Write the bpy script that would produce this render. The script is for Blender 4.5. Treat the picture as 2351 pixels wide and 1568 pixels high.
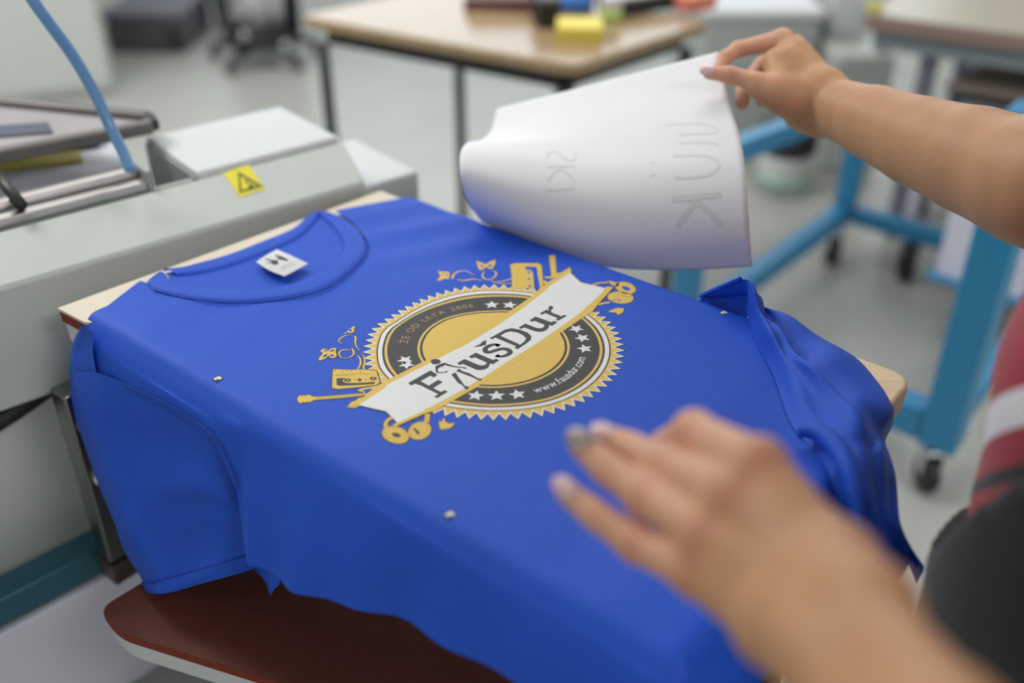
import bpy, bmesh, math, random
import numpy as np
from mathutils import Vector, Matrix
from mathutils.geometry import tessellate_polygon

for o in list(bpy.data.objects):
    bpy.data.objects.remove(o, do_unlink=True)
SC = bpy.context.scene
COL = SC.collection
PI = math.pi

# ------------------------------------------------------------------ camera
CAM_H = 1.33
PITCH = math.radians(31.7)
cam_data = bpy.data.cameras.new('camera')
cam = bpy.data.objects.new('camera', cam_data)
COL.objects.link(cam)
cam.location = (0, 0, CAM_H)
cam.rotation_euler = (PI / 2 - PITCH, 0, 0)
cam_data.lens = 35
cam_data.sensor_width = 36
cam_data.clip_start = 0.02
cam_data.dof.use_dof = True
cam_data.dof.focus_distance = 0.895
cam_data.dof.aperture_fstop = 1.8
SC.camera = cam

# ------------------------------------------------------------------ light and exposure
SC.view_settings.view_transform = 'Standard'
SC.view_settings.look = 'None'
SC.view_settings.exposure = -0.26
SC.view_settings.gamma = 1.0
SC.view_settings.use_curve_mapping = False
SC.cycles.use_denoising = True
SC.cycles.max_bounces = 6
world = bpy.data.worlds.new('world')
SC.world = world
world.use_nodes = True
world.node_tree.nodes['Background'].inputs[0].default_value = (0.80, 0.90, 1.0, 1)
world.node_tree.nodes['Background'].inputs[1].default_value = 0.3


def area(name, loc, rot, sx, sy, power, color=(1, 1, 1)):
    l = bpy.data.lights.new(name, 'AREA')
    l.shape = 'RECTANGLE'
    l.size = sx
    l.size_y = sy
    l.energy = power
    l.color = color
    o = bpy.data.objects.new(name, l)
    COL.objects.link(o)
    o.location = loc
    o.rotation_euler = rot
    return o


LAMPS = [(-2.1, 2.2, 90), (0.1, 2.4, 24), (-1.9, 4.6, 16), (0.9, 4.6, 16), (3.4, 2.6, 6), (3.4, 4.6, 18), (-2.2, -1.3, 16), (2.0, -1.3, 70), (3.3, .1, 20)]  # ceiling rows, then unseen fill lamps added at the front and right
for lx, ly, lp in LAMPS:
    area('ceiling_and_fill_light', (lx, ly, 2.93), (0, 0, 0), 1.5, 0.9, lp, (1.0, 0.99, 0.975))
area('window_light', (0.3, 7.3, 2.0), (math.radians(-90), 0, 0), 5.5, 1.6, 70, (0.82, 0.91, 1.0))

# ------------------------------------------------------------------ helpers
F_PX = 35 / 36 * 2351
CP, SP = math.cos(PITCH), math.sin(PITCH)


def ray(px, py):
    X = (px - 1175.5) / F_PX
    Y = -(py - 784) / F_PX
    return np.array([X, CP + Y * SP, -SP + Y * CP])


def at_d(px, py, d):
    """world point seen at a photograph pixel, d metres along the lens axis"""
    r = ray(px, py) * d
    return np.array([r[0], r[1], CAM_H + r[2]])


def at_z(px, py, z):
    r = ray(px, py)
    k = (z - CAM_H) / r[2]
    return np.array([r[0] * k, r[1] * k, z])


def at_y(px, py, y):
    r = ray(px, py)
    k = y / r[1]
    return np.array([r[0] * k, y, CAM_H + r[2] * k])


# board frame: s along the shirt (neck to hem), t across, w up from the board top
ZB = 0.85
O2 = np.array([-0.443, 0.841])
A_U = math.radians(-39.5)
U2 = np.array([math.cos(A_U), math.sin(A_U)])
V2 = np.array([-U2[1], U2[0]])


def B(s, t, w):
    xy = O2 + s * U2 + t * V2
    return np.array([xy[0], xy[1], ZB + w])


def onw(px, py, w=0.0):
    p = at_z(px, py, ZB + w)
    q = p[:2] - O2
    return np.array([q @ U2, q @ V2, w])


def onsl(px, py, k, t0=-.004):
    """board coordinates of a pixel on the slanted hanging plane t = t0 + k*w"""
    r = ray(px, py)
    A = r[:2] @ V2
    Bc = -(O2 @ V2)
    D = CAM_H - ZB
    lam = (t0 + k * D - Bc) / (A - k * r[2])
    p = lam * r
    q = p[:2] - O2
    return np.array([q @ U2, q @ V2, p[2] + D])


def hexc(h):
    h = h.lstrip('#')
    c = [int(h[i:i + 2], 16) / 255 for i in (0, 2, 4)]
    return tuple((x / 12.92 if x <= .04045 else ((x + .055) / 1.055) ** 2.4) for x in c)


MATS = {}


def mat(name, color, rough=0.6, metal=0.0, noise=0.0, nscale=20.0, bump=0.0, bscale=200.0, sheen=0.0, sss=0.0,
        alpha=1.0, trans=0.0, spec=0.5, stretch=None, coat=0.0):
    if name in MATS:
        return MATS[name]
    m = bpy.data.materials.new(name)
    m.use_nodes = True
    nt = m.node_tree
    b = nt.nodes['Principled BSDF']
    c = hexc(color) if isinstance(color, str) else color
    b.inputs['Base Color'].default_value = (*c, 1)
    b.inputs['Roughness'].default_value = rough
    b.inputs['Metallic'].default_value = metal
    b.inputs['Specular IOR Level'].default_value = spec
    if coat:
        b.inputs['Coat Weight'].default_value = coat
    if sheen:
        b.inputs['Sheen Weight'].default_value = sheen
        b.inputs['Sheen Roughness'].default_value = 0.5
    if sss:
        b.inputs['Subsurface Weight'].default_value = sss
        b.inputs['Subsurface Radius'].default_value = (0.012, 0.005, 0.003)
        b.inputs['Subsurface Scale'].default_value = 0.6
    if trans:
        b.inputs['Transmission Weight'].default_value = trans
    b.inputs['Alpha'].default_value = alpha
    if noise or bump:
        tc = nt.nodes.new('ShaderNodeTexCoord')
        src = tc.outputs['Object']
        if stretch:
            mp = nt.nodes.new('ShaderNodeMapping')
            mp.inputs['Scale'].default_value = stretch
            nt.links.new(src, mp.inputs['Vector'])
            src = mp.outputs['Vector']
    if noise:
        n = nt.nodes.new('ShaderNodeTexNoise')
        n.inputs['Scale'].default_value = nscale
        n.inputs['Detail'].default_value = 6
        nt.links.new(src, n.inputs['Vector'])
        r = nt.nodes.new('ShaderNodeValToRGB')
        r.color_ramp.elements[0].position = 0.3
        r.color_ramp.elements[1].position = 0.7
        r.color_ramp.elements[0].color = (*[x * (1 - noise) for x in c], 1)
        r.color_ramp.elements[1].color = (*[min(1, x * (1 + noise)) for x in c], 1)
        nt.links.new(n.outputs['Fac'], r.inputs['Fac'])
        nt.links.new(r.outputs['Color'], b.inputs['Base Color'])
    if bump:
        n2 = nt.nodes.new('ShaderNodeTexNoise')
        n2.inputs['Scale'].default_value = bscale
        n2.inputs['Detail'].default_value = 4
        nt.links.new(src, n2.inputs['Vector'])
        bp = nt.nodes.new('ShaderNodeBump')
        bp.inputs['Strength'].default_value = bump
        bp.inputs['Distance'].default_value = 0.002
        nt.links.new(n2.outputs['Fac'], bp.inputs['Height'])
        nt.links.new(bp.outputs['Normal'], b.inputs['Normal'])
    MATS[name] = m
    return m


def new_obj(name, verts, faces, m, parent=None, smooth=False):
    me = bpy.data.meshes.new(name)
    me.from_pydata([tuple(float(c) for c in v) for v in verts], [], [tuple(int(i) for i in f) for f in faces])
    me.update()
    o = bpy.data.objects.new(name, me)
    COL.objects.link(o)
    if m is not None:
        me.materials.append(m)
    if smooth:
        me.polygons.foreach_set('use_smooth', [True] * len(me.polygons))
    if parent is not None:
        o.parent = parent
        o.matrix_parent_inverse = parent.matrix_world.inverted()
    return o


def thing(name, label, cat, loc, group=None):
    o = bpy.data.objects.new(name, None)
    COL.objects.link(o)
    o.empty_display_size = 0.05
    o.location = tuple(float(c) for c in loc)
    o.matrix_world = Matrix.Translation(o.location)
    o['label'] = label
    o['category'] = cat
    if group:
        o['group'] = group
    return o


def tag(o, label, cat, group=None):
    o['label'] = label
    o['category'] = cat
    if group:
        o['group'] = group
    return o


def lab(o, label):
    o['label'] = label
    return o


class MB:
    """collects simple solids into one mesh"""

    def __init__(self):
        self.v = []
        self.f = []

    def add(self, vs, fs):
        n = len(self.v)
        self.v += [tuple(map(float, x)) for x in vs]
        self.f += [tuple(i + n for i in f) for f in fs]
        return self

    def obox(self, c, ax, ay, az):
        """box from centre and three half-axis vectors, with bevelled vertical feel left plain"""
        c, ax, ay, az = map(lambda q: np.array(q, float), (c, ax, ay, az))
        vs = [c + sx * ax + sy * ay + sz * az for sz in (-1, 1) for sy in (-1, 1) for sx in (-1, 1)]
        return self.add(vs, [(0, 2, 3, 1), (4, 5, 7, 6), (0, 1, 5, 4), (2, 6, 7, 3), (0, 4, 6, 2), (1, 3, 7, 5)])

    def box(self, x0, x1, y0, y1, z0, z1):
        return self.obox(((x0 + x1) / 2, (y0 + y1) / 2, (z0 + z1) / 2), ((x1 - x0) / 2, 0, 0), (0, (y1 - y0) / 2, 0), (0, 0, (z1 - z0) / 2))

    def prism(self, poly, z0, z1):
        """vertical prism over a plan polygon (list of xy, counter-clockwise)"""
        n = len(poly)
        vs = [(p[0], p[1], z0) for p in poly] + [(p[0], p[1], z1) for p in poly]
        fs = [tuple(range(n - 1, -1, -1)), tuple(range(n, 2 * n))]
        fs += [(i, (i + 1) % n, n + (i + 1) % n, n + i) for i in range(n)]
        return self.add(vs, fs)

    def tube(self, pts, r, n=10, cap=True):
        pts = [np.array(p, float) for p in pts]
        rs = r if hasattr(r, '__len__') else [r] * len(pts)
        rings = []
        up = np.array([0, 0, 1.0])
        prev = None
        for i, p in enumerate(pts):
            t = pts[min(i + 1, len(pts) - 1)] - pts[max(i - 1, 0)]
            t = t / (np.linalg.norm(t) + 1e-12)
            if prev is None:
                a = up if abs(t @ up) < .9 else np.array([1.0, 0, 0])
                x = np.cross(t, a)
            else:
                x = prev - t * (prev @ t)
            x /= np.linalg.norm(x)
            prev = x
            y = np.cross(t, x)
            rings.append([p + rs[i] * (math.cos(2 * PI * k / n) * x + math.sin(2 * PI * k / n) * y) for k in range(n)])
        vs = [q for rg in rings for q in rg]
        fs = []
        for i in range(len(pts) - 1):
            for k in range(n):
                fs.append((i * n + k, i * n + (k + 1) % n, (i + 1) * n + (k + 1) % n, (i + 1) * n + k))
        if cap:
            fs.append(tuple(range(n - 1, -1, -1)))
            fs.append(tuple((len(pts) - 1) * n + k for k in range(n)))
        return self.add(vs, fs)

    def lathe(self, prof, c, n=28, axis=None):
        """profile of (r, z) around a vertical axis at c"""
        vs = []
        for (r, z) in prof:
            for k in range(n):
                a = 2 * PI * k / n
                vs.append((c[0] + r * math.cos(a), c[1] + r * math.sin(a), c[2] + z))
        fs = []
        for i in range(len(prof) - 1):
            for k in range(n):
                fs.append((i * n + k, i * n + (k + 1) % n, (i + 1) * n + (k + 1) % n, (i + 1) * n + k))
        fs.append(tuple(range(n - 1, -1, -1)))
        fs.append(tuple((len(prof) - 1) * n + k for k in range(n)))
        return self.add(vs, fs)

    def wheel(self, c, axis, r, half, n=18):
        axis = np.array(axis, float)
        axis /= np.linalg.norm(axis)
        return self.tube([np.array(c) - axis * half, np.array(c) - axis * half * .6, np.array(c) + axis * half * .6, np.array(c) + axis * half], [r * .88, r, r, r * .88], n)

    def build(self, name, m, parent=None, bevel=0.0, smooth=False, segs=2):
        o = new_obj(name, self.v, self.f, m, parent, smooth)
        if bevel:
            md = o.modifiers.new('bevel', 'BEVEL')
            md.width = bevel
            md.segments = segs
            md.limit_method = 'ANGLE'
            md.angle_limit = math.radians(40)
            md.harden_normals = False
            o.data.polygons.foreach_set('use_smooth', [True] * len(o.data.polygons))
            me = o.data
            try:
                o.data.set_sharp_from_angle(angle=math.radians(35))
            except Exception:
                pass
        return o


def catmull(P, u):
    """Catmull-Rom through the rows of P (n x ...), u in [0, n-1]"""
    P = np.asarray(P, float)
    n = len(P)
    u = np.clip(np.asarray(u, float), 0, n - 1)
    i = np.minimum(u.astype(int), n - 2)
    f = (u - i).reshape((-1,) + (1,) * (P.ndim - 1))
    g = lambda k: P[np.clip(i + k, 0, n - 1)]
    p0, p1, p2, p3 = g(-1), g(0), g(1), g(2)
    # linear extrapolation at the ends
    p0 = np.where((i == 0).reshape(f.shape), 2 * p1 - p2, p0)
    p3 = np.where((i == n - 2).reshape(f.shape), 2 * p2 - p1, p3)
    return 0.5 * (2 * p1 + (p2 - p0) * f + (2 * p0 - 5 * p1 + 4 * p2 - p3) * f ** 2 + (3 * p1 - p0 - 3 * p2 + p3) * f ** 3)


def patch(C, nu, nv):
    """dense grid through control grid C (rows x cols x 3)"""
    C = np.asarray(C, float)
    R = catmull(C, np.linspace(0, C.shape[0] - 1, nu))
    R = np.swapaxes(R, 0, 1)
    R = catmull(R, np.linspace(0, C.shape[1] - 1, nv))
    return np.swapaxes(R, 0, 1)


def grid_faces(nu, nv, off=0):
    return [(off + i * nv + j, off + i * nv + j + 1, off + (i + 1) * nv + j + 1, off + (i + 1) * nv + j) for i in range(nu - 1) for j in range(nv - 1)]


def thicken(o, th, offset=0.0):
    md = o.modifiers.new('solid', 'SOLIDIFY')
    md.thickness = th
    md.offset = offset
    return o


def smoothpts(pts, n):
    return catmull(np.array(pts, float), np.linspace(0, len(pts) - 1, n))


# ------------------------------------------------------------------ materials
M_FLOOR = mat('floor_resin', '#a9aaa4', 0.35, noise=0.05, nscale=3)
M_WALL = mat('wall_paint', '#cfd2cf', 0.8, noise=0.02, nscale=2)
M_CEIL = mat('ceiling_paint', '#e4e4e4', 0.9)
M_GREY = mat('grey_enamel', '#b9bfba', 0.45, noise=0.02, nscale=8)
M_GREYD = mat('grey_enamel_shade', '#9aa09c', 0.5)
M_WHITE = mat('white_enamel', '#cfd2d3', 0.4)
M_LILAC = mat('pale_lilac_enamel', '#d6d5e4', 0.45)
M_TEAL = mat('teal_frame_paint', '#2f83b0', 0.4, noise=0.04, nscale=6)
M_TEALD = mat('dark_teal_paint', '#1f5566', 0.4)
M_STEEL = mat('brushed_steel', '#7c7d7b', 0.28, 1.0, noise=0.08, nscale=30, stretch=(1, 1, 12))
M_ALU = mat('aluminium', '#c9c6c4', 0.3, 1.0)
M_CHROME = mat('chrome', '#d8d8dc', 0.12, 1.0)
M_BLACK = mat('black_plastic', '#1c1d1f', 0.5)
M_DARK = mat('dark_grey_plastic', '#4a4a50', 0.5, noise=0.05)
M_DKMETAL = mat('dark_metal', '#3a3a38', 0.45, 0.6)
M_RUBBER = mat('red_brown_rubber', '#7a2a18', 0.75, noise=0.10, nscale=120, bump=.15, bscale=900)
M_RUB_SHADED = mat('red_rubber_shaded', '#5b2718', 0.72, noise=0.10, nscale=60, bump=.12, bscale=700)  # darker copy of the red rubber, shade put into the colour
M_PLY = mat('pale_plywood', '#dcc9a8', 0.55, noise=0.10, nscale=14, stretch=(1, 9, 1))
M_SHEET = mat('cream_top_sheet', '#dcd0bd', 0.6, noise=0.03, nscale=12)
M_TABLE = mat('oak_tabletop', '#a58d6c', 0.22, noise=0.10, nscale=9, stretch=(1.5, 8, 1))
M_YELLOW = mat('sticker_yellow', '#e3d403', 0.5)

# shirt cotton: deep blue jersey with a fine knit relief and soft undulation
M_SHIRT = mat('blue_jersey', '#1850c6', 0.60, sheen=0.0, spec=0.36)


def knit(m):
    nt = m.node_tree
    b = nt.nodes['Principled BSDF']
    tc = nt.nodes.new('ShaderNodeTexCoord')
    mp = nt.nodes.new('ShaderNodeMapping')
    mp.inputs['Rotation'].default_value = (0, 0, -A_U)
    nt.links.new(tc.outputs['Object'], mp.inputs['Vector'])
    n = nt.nodes.new('ShaderNodeTexNoise')
    n.inputs['Scale'].default_value = 900
    n.inputs['Detail'].default_value = 2
    nt.links.new(mp.outputs['Vector'], n.inputs['Vector'])
    w = nt.nodes.new('ShaderNodeTexWave')
    w.inputs['Scale'].default_value = 260
    w.inputs['Distortion'].default_value = 4
    w.inputs['Detail'].default_value = 1
    nt.links.new(mp.outputs['Vector'], w.inputs['Vector'])
    n2 = nt.nodes.new('ShaderNodeTexNoise')
    n2.inputs['Scale'].default_value = 14
    n2.inputs['Detail'].default_value = 2
    nt.links.new(mp.outputs['Vector'], n2.inputs['Vector'])
    a = nt.nodes.new('ShaderNodeMath'); a.operation = 'ADD'
    nt.links.new(n.outputs['Fac'], a.inputs[0]); nt.links.new(w.outputs['Fac'], a.inputs[1])
    b1 = nt.nodes.new('ShaderNodeBump'); b1.inputs['Strength'].default_value = 0.14; b1.inputs['Distance'].default_value = 0.0006
    nt.links.new(a.outputs[0], b1.inputs['Height'])
    b2 = nt.nodes.new('ShaderNodeBump'); b2.inputs['Strength'].default_value = 0.22; b2.inputs['Distance'].default_value = 0.006
    nt.links.new(n2.outputs['Fac'], b2.inputs['Height'])
    nt.links.new(b1.outputs['Normal'], b2.inputs['Normal'])
    nt.links.new(b2.outputs['Normal'], b.inputs['Normal'])
    c = b.inputs['Base Color'].default_value[:3]
    r = nt.nodes.new('ShaderNodeValToRGB')
    r.color_ramp.elements[0].position = .3; r.color_ramp.elements[1].position = .7
    r.color_ramp.elements[0].color = (*[x * .86 for x in c], 1)
    r.color_ramp.elements[1].color = (*[x * 1.14 for x in c], 1)
    nt.links.new(n.outputs['Fac'], r.inputs['Fac'])
    nt.links.new(r.outputs['Color'], b.inputs['Base Color'])


knit(M_SHIRT)

# ------------------------------------------------------------------ room
RX0, RX1, RY0, RY1, RZ = -4.5, 5.0, -2.5, 7.5, 3.0


def struct(name, mb, m):
    o = mb.build(name, m)
    o['kind'] = 'structure'
    return o


struct('floor', MB().box(RX0, RX1, RY0, RY1, -0.1, 0), M_FLOOR)
struct('ceiling', MB().box(RX0, RX1, RY0, RY1, RZ, RZ + .1), M_CEIL)
struct('wall_left', MB().box(RX0 - .1, RX0, RY0, RY1, 0, RZ), M_WALL)
struct('wall_right', MB().box(RX1, RX1 + .1, RY0, RY1, 0, RZ), M_WALL)
struct('wall_back', MB().box(RX0, RX1, RY1, RY1 + .1, 0, RZ), M_WALL)
struct('wall_front', MB().box(RX0, RX1, RY0 - .1, RY0, 0, RZ), M_WALL)
for bn, bb in (('baseboard_back', (RX0, RX1, RY1 - .015, RY1, 0, .09)), ('baseboard_left', (RX0, RX0 + .015, RY0, RY1 - .015, 0, .09)), ('baseboard_right', (RX1 - .015, RX1, RY0, RY1 - .015, 0, .09))):
    struct(bn, MB().box(*bb), M_WHITE)

# ------------------------------------------------------------------ upper platen (board under the shirt)
pl = thing('press_platen', 'shirt-shaped wooden press platen with red rubber edge under the blue shirt', 'press board', B(.34, .2, -.03))


def plan(pts):
    return [tuple((O2 + s * U2 + t * V2)) for s, t in pts]


BOARD = [(0, .001), (.045, .003), (.075, .024), (.56, .024), (.56, .402), (.035, .402)]
MB().prism(plan(BOARD), ZB - .0045, ZB - .0015).build('top_sheet', M_SHEET, pl)
lab(MB().prism(plan(BOARD), ZB - .017, ZB - .0047).build('rubber_pad', M_RUBBER, pl, bevel=.002), 'red rubber layer at the platen edge')
MB().prism(plan([(.003, .003), (.045, .005), (.075, .026), (.556, .026), (.556, .400), (.04, .400)]), ZB - .040, ZB - .0172).build('base_plate', M_WHITE, pl, bevel=.002)
# bare wooden end with rounded corners
rc, pts = .022, []
for cs_, ct_, a0 in ((.690 - rc, .026 + rc, -90), (.690 - rc, .412 - rc, 0)):
    for k in range(7):
        a = math.radians(a0 + 15 * k)
        pts.append((cs_ + rc * math.cos(a), ct_ + rc * math.sin(a)))
pts = [(.562, .026)] + pts + [(.562, .412)]
MB().prism(plan(pts), ZB - .027, ZB - .001).build('wooden_end', M_PLY, pl, bevel=.004, segs=3)
pst = MB().box(-.045, .045, -.045, .045, 0, .79).build('support_post', M_TEALD, pl)
pst.matrix_world = Matrix.Translation((*(O2 + .36 * U2 + .355 * V2), 0)) @ Matrix.Rotation(A_U, 4, 'Z')
# steel arm beside the platen, with bolts
arm = MB()
c0 = B(-.0095, .008, -.210)
arm.obox(c0, (*(U2 * .0145), 0), (*(V2 * .028), 0), (0, 0, .115))
sa = arm.build('steel_arm', M_STEEL, pl, bevel=.003)
MB().obox(B(-.0075, .008, -.3395), (*(U2 * .0165), 0), (*(V2 * .030), 0), (0, 0, .014)).build('arm_clamp', mat('arm_clamp_steel', '#5d5048', .4, .8), pl, bevel=.002)
for w in (-.138, -.205):
    b = MB().wheel(B(.0065, -.004, w), (U2[0], U2[1], 0), .0105, .005)
    b.build('bolt', M_CHROME, sa, smooth=True)
MB().obox(B(.095, .10, -.06), (*(U2 * .09), 0), (*(V2 * .065), 0), (0, 0, .0185)).build('arm_bracket', M_DKMETAL, pl)

# ------------------------------------------------------------------ lower platen
ZL = ZB - .252
lp = thing('lower_platen', 'dark red rubber topped platen with white underside below the blue shirt', 'press board', (*at_z(640, 1480, ZL)[:2], ZL - .03))
A1 = at_z(271, 1452, ZL)[:2]
B1 = at_z(642, 1568, ZL)[:2]
dd = (B1 - A1) / np.linalg.norm(B1 - A1)
qq = np.array([-dd[1], dd[0]])
e1 = at_z(228, 1396, ZL)[:2]
e2 = at_z(327, 1335, ZL)[:2]
ee = (e2 - e1) / np.linalg.norm(e2 - e1)


def rounded(poly, rad, n=5):
    out = []
    N = len(poly)
    for i in range(N):
        p, a, b = np.array(poly[i]), np.array(poly[i - 1]), np.array(poly[(i + 1) % N])
        r = rad[i] if hasattr(rad, '__len__') else rad
        if r <= 0:
            out.append(tuple(p)); continue
        u = (a - p) / np.linalg.norm(a - p); v = (b - p) / np.linalg.norm(b - p)
        for k in range(n + 1):
            f = k / n
            out.append(tuple((1 - f) ** 2 * (p + u * r) + 2 * f * (1 - f) * p + f * f * (p + v * r)))
    return out


lpoly = [A1, A1 + .60 * dd, A1 + .60 * dd + .30 * qq, e1 + .30 * ee, e1]
lpoly = rounded(lpoly, [.016, .03, .03, .02, .012])
lab(MB().prism(lpoly, ZL - .011, ZL - .001).build('rubber_pad', M_RUBBER, lp, bevel=.0015), 'red rubber layer with its edge coloured as if lit')
cen = np.mean(lpoly, 0)
MB().prism([tuple(cen + (np.array(p) - cen) * .996) for p in lpoly], ZL - .0009, ZL).build('rubber_shade_film', M_RUB_SHADED, lp)  # thin dark film paints the top as shaded; the edge stays lit red
inner = [tuple(cen + (np.array(p) - cen) * .985) for p in lpoly]
MB().prism(inner, ZL - .034, ZL - .0112).build('base_plate', M_WHITE, lp, bevel=.002)
MB().box(cen[0] - .05, cen[0] + .05, cen[1] - .05, cen[1] + .05, .30, ZL - .0345).build('support_post', M_TEALD, lp)

# ------------------------------------------------------------------ T-shirt
shirt = thing('t_shirt', 'royal blue T-shirt with a gold and white badge print, stretched over the platen', 'shirt', B(.35, .2, 0))
WT = .004      # height of the upper cloth over the board top
neck_t = [-.02, .0, .02, .05, .079, .084, .092, .104, .123, .151, .188, .23, .262, .283, .297, .309, .317, .321, .34, .37, .398, .415, .43]
neck_s = [.050, .050, .047, .034, .022, .040, .068, .104, .132, .157, .173, .165, .152, .136, .117, .090, .060, .043, .052, .066, .081, .09, .095]
END = .685


def s_start(t):
    return float(np.interp(t, neck_t, neck_s))


def end_bend(s, t, w, re=.016):
    """past the board end the cloth turns down"""
    d = s - END
    if d <= 0:
        return s, t, w
    ang = min(d / re, PI / 2 * .93)
    s2 = END + re * math.sin(ang)
    w2 = w - re * (1 - math.cos(ang))
    rest = d - ang * re
    if rest > 0:
        s2 += rest * math.cos(ang)
        w2 -= rest * math.sin(ang)
    return s2, t, w2


def ripple(s, t):
    """small folds of the cloth; the printed field stays flat"""
    z = 0.0
    g = lambda x, c, wd: math.exp(-((x - c) / wd) ** 2)
    m = 1 / (1 + math.exp(-(s - .25) / .012))
    m2 = max(0.0, 1 - m)
    # shallow diagonal pulls from the collar to the near edge
    z += .0011 * m2 * math.sin(70 * s + 22 * t) * g(t, .1, .12)
    z += .0010 * m2 * math.sin(95 * s - 40 * t + 1.0) * g(t, .33, .08)
    z += .0014 * g(s + .25 * t, .075, .012) * g(t, .05, .05)
    z += .0012 * g(s - .35 * (t - .3), .14, .014) * g(t, .36, .05)
    z += .0012 * (1 / (1 + math.exp(-(s - .58) / .012))) * math.sin(60 * s + 18 * t) 
    return z


nS, nT = 150, 130
T_IN = .030
tcols = np.concatenate([np.linspace(T_IN, .075, 14), np.linspace(.076, .12, 26), np.linspace(.122, .29, 48), np.linspace(.291, .325, 22), np.linspace(.328, .398, 16)])
far = []   # rounding over the far edge
for k in range(1, 9):
    far.append(k)
V, Fc = [], []
cols = []
W0 = .398
for t in tcols:
    cols.append(('flat', t))
for k in range(1, 7):
    cols.append(('far', k / 6))
for k in range(1, 4):
    cols.append(('drop', k / 3))
S_TOT = .80
for kind, val in cols:
    tt = val if kind == 'flat' else W0
    s0 = s_start(tt)
    for i in range(nS):
        f = i / (nS - 1)
        s1 = float(np.interp(tt, [.17, .20, .232, .28, .336, .394, .398], [.80, .755, .712, .668, .612, .560, .550]))
        s = s0 + (s1 - s0) * f
        if kind == 'flat':
            t, w = tt, WT + ripple(s, tt)
        elif kind == 'far':
            a = val * PI / 2
            t, w = W0 + .014 * math.sin(a), WT + ripple(s, W0) - .014 * (1 - math.cos(a))
        else:
            t, w = W0 + .014 + .004 * val, WT - .014 - .05 * val
        V.append(B(*end_bend(s, t, w)))
nC = len(cols)
Fc = [(j * nS + i, (j + 1) * nS + i, (j + 1) * nS + i + 1, j * nS + i + 1) for j in range(nC - 1) for i in range(nS - 1)]
# near side panel hanging from the fold, welded to the first column
bot_px = [(222, 866), (309, 902), (395, 942), (494, 1013), (543, 1125), (556, 1215), (566, 1300), (641, 1330), (770, 1374), (900, 1420), (1170, 1560), (1330, 1655), (1500, 1765), (1640, 1860)]
top_s = [.052, .115, .180, .243, .272, .287, .302, .345, .415, .48, .595, .66, .725, .80]
KS = .2
bots = np.array([onsl(px, py, KS if k_ < 6 else .34, -.0035) for k_, (px, py) in enumerate(bot_px)])
bots[-2] = (.725, -.03, -.10)
bots[-1] = (.80, -.03, -.10)
first = [V[i] for i in range(nS)]
s_first = [s_start(T_IN) + (S_TOT - s_start(T_IN)) * i / (nS - 1) for i in range(nS)]
nQ = 26
base = len(V)
idx_f = np.interp(s_first, top_s, np.arange(len(top_s)))
botl = np.array([[np.interp(x, np.arange(len(top_s)), bots[:, c]) for c in range(3)] for x in idx_f])
# light smoothing of the lower line except at the armpit
side = []
for i in range(nS):
    s = s_first[i]
    sb, tb, wb = botl[i]
    w1 = WT + ripple(s, T_IN)
    dw = wb
    c = np.array([(s, T_IN, w1), (s, .014, WT - .0012), (s + .02 * (sb - s), .003, -.006), (s + .15 * (sb - s), -.0035, min(-.014, .18 * dw)),
                  (s + .55 * (sb - s), tb * .55 - .001, dw * .58), (sb, tb, wb)])
    # gentle vertical flutes
    q = catmull(c, np.linspace(0, 5, nQ))
    for k in range(nQ):
        amp = max(0.0, -q[k][2] - .01) * min(1.0, max(0.0, (s - .29) / .08))
        q[k][1] -= .055 * amp * math.sin(34 * s + 1.2) + .035 * amp * math.sin(75 * s + 9 * q[k][2]) + .05 * amp * math.sin(21 * s + 14 * q[k][2])
        side.append(q[k])
for k in range(1, nQ):
    for i in range(nS):
        q = side[i * nQ + k]
        V.append(B(*end_bend(q[0], q[1], q[2])))
row = lambda k, i: i if k == 0 else base + (k - 1) * nS + i
for k in range(nQ - 1):
    for i in range(nS - 1):
        Fc.append((row(k, i), row(k, i + 1), row(k + 1, i + 1), row(k + 1, i)))
fr = new_obj('front_panel', V, Fc, M_SHIRT, shirt, smooth=True)

# cloth wrapping the shoulder corner, left of the first crease
cg = []
for (a, b_, c_) in (((188, 748), (203, 756), (216, 764)), ((168, 790), (189, 800), (213, 800)), ((162, 832), (186, 838), (217, 833)), ((164, 864), (192, 868), (224, 868))):
    r_ = [onsl(*a, KS, .035) if a[1] > 760 else onw(*a, .002), onsl(*a, KS, .006) if a[1] > 760 else onw(*a, .003), onsl(*b_, KS, .000) if a[1] > 760 else onw(*b_, .004), onsl(*c_, KS, -.0065) if a[1] > 760 else onw(*c_, .004)]
    cg.append([B(*q) for q in r_])
P_ = patch(cg, 30, 24)
new_obj('shoulder_wrap', P_.reshape(-1, 3), grid_faces(30, 24), M_SHIRT, shirt, smooth=True)

# near sleeve
rows = [[(160, 850), (160, 850), (222, 855), (309, 889), (395, 928), (494, 998), (570, 1100)],
        [(176, 960), (176, 960), (230, 985), (310, 1010), (400, 1040), (490, 1085), (592, 1180)],
        [(232, 1110), (232, 1110), (262, 1132), (330, 1145), (410, 1152), (495, 1165), (602, 1215)],
        [(322, 1312), (322, 1312), (345, 1314), (390, 1304), (440, 1292), (505, 1276), (598, 1253)],
        [(346, 1350), (346, 1350), (364, 1361), (400, 1357), (445, 1344), (505, 1327), (590, 1303)]]
t0s = [.075, .014, -.0065, -.0025, -.0012, .001, .026]
cg = []
for r_i, r_ in enumerate(rows):
    g = []
    for c_i, p in enumerate(r_):
        q = onsl(*p, KS + .03 * (r_i > 0), t0s[c_i])
        if c_i == 0:
            q = onsl(*p, KS, t0s[1]) + np.array([.012, .05, .0])
        g.append(B(*q))
    cg.append(g)
cg = np.array(cg)
nu, nv = 70, 70
P_ = patch(cg, nu, nv)
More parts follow.
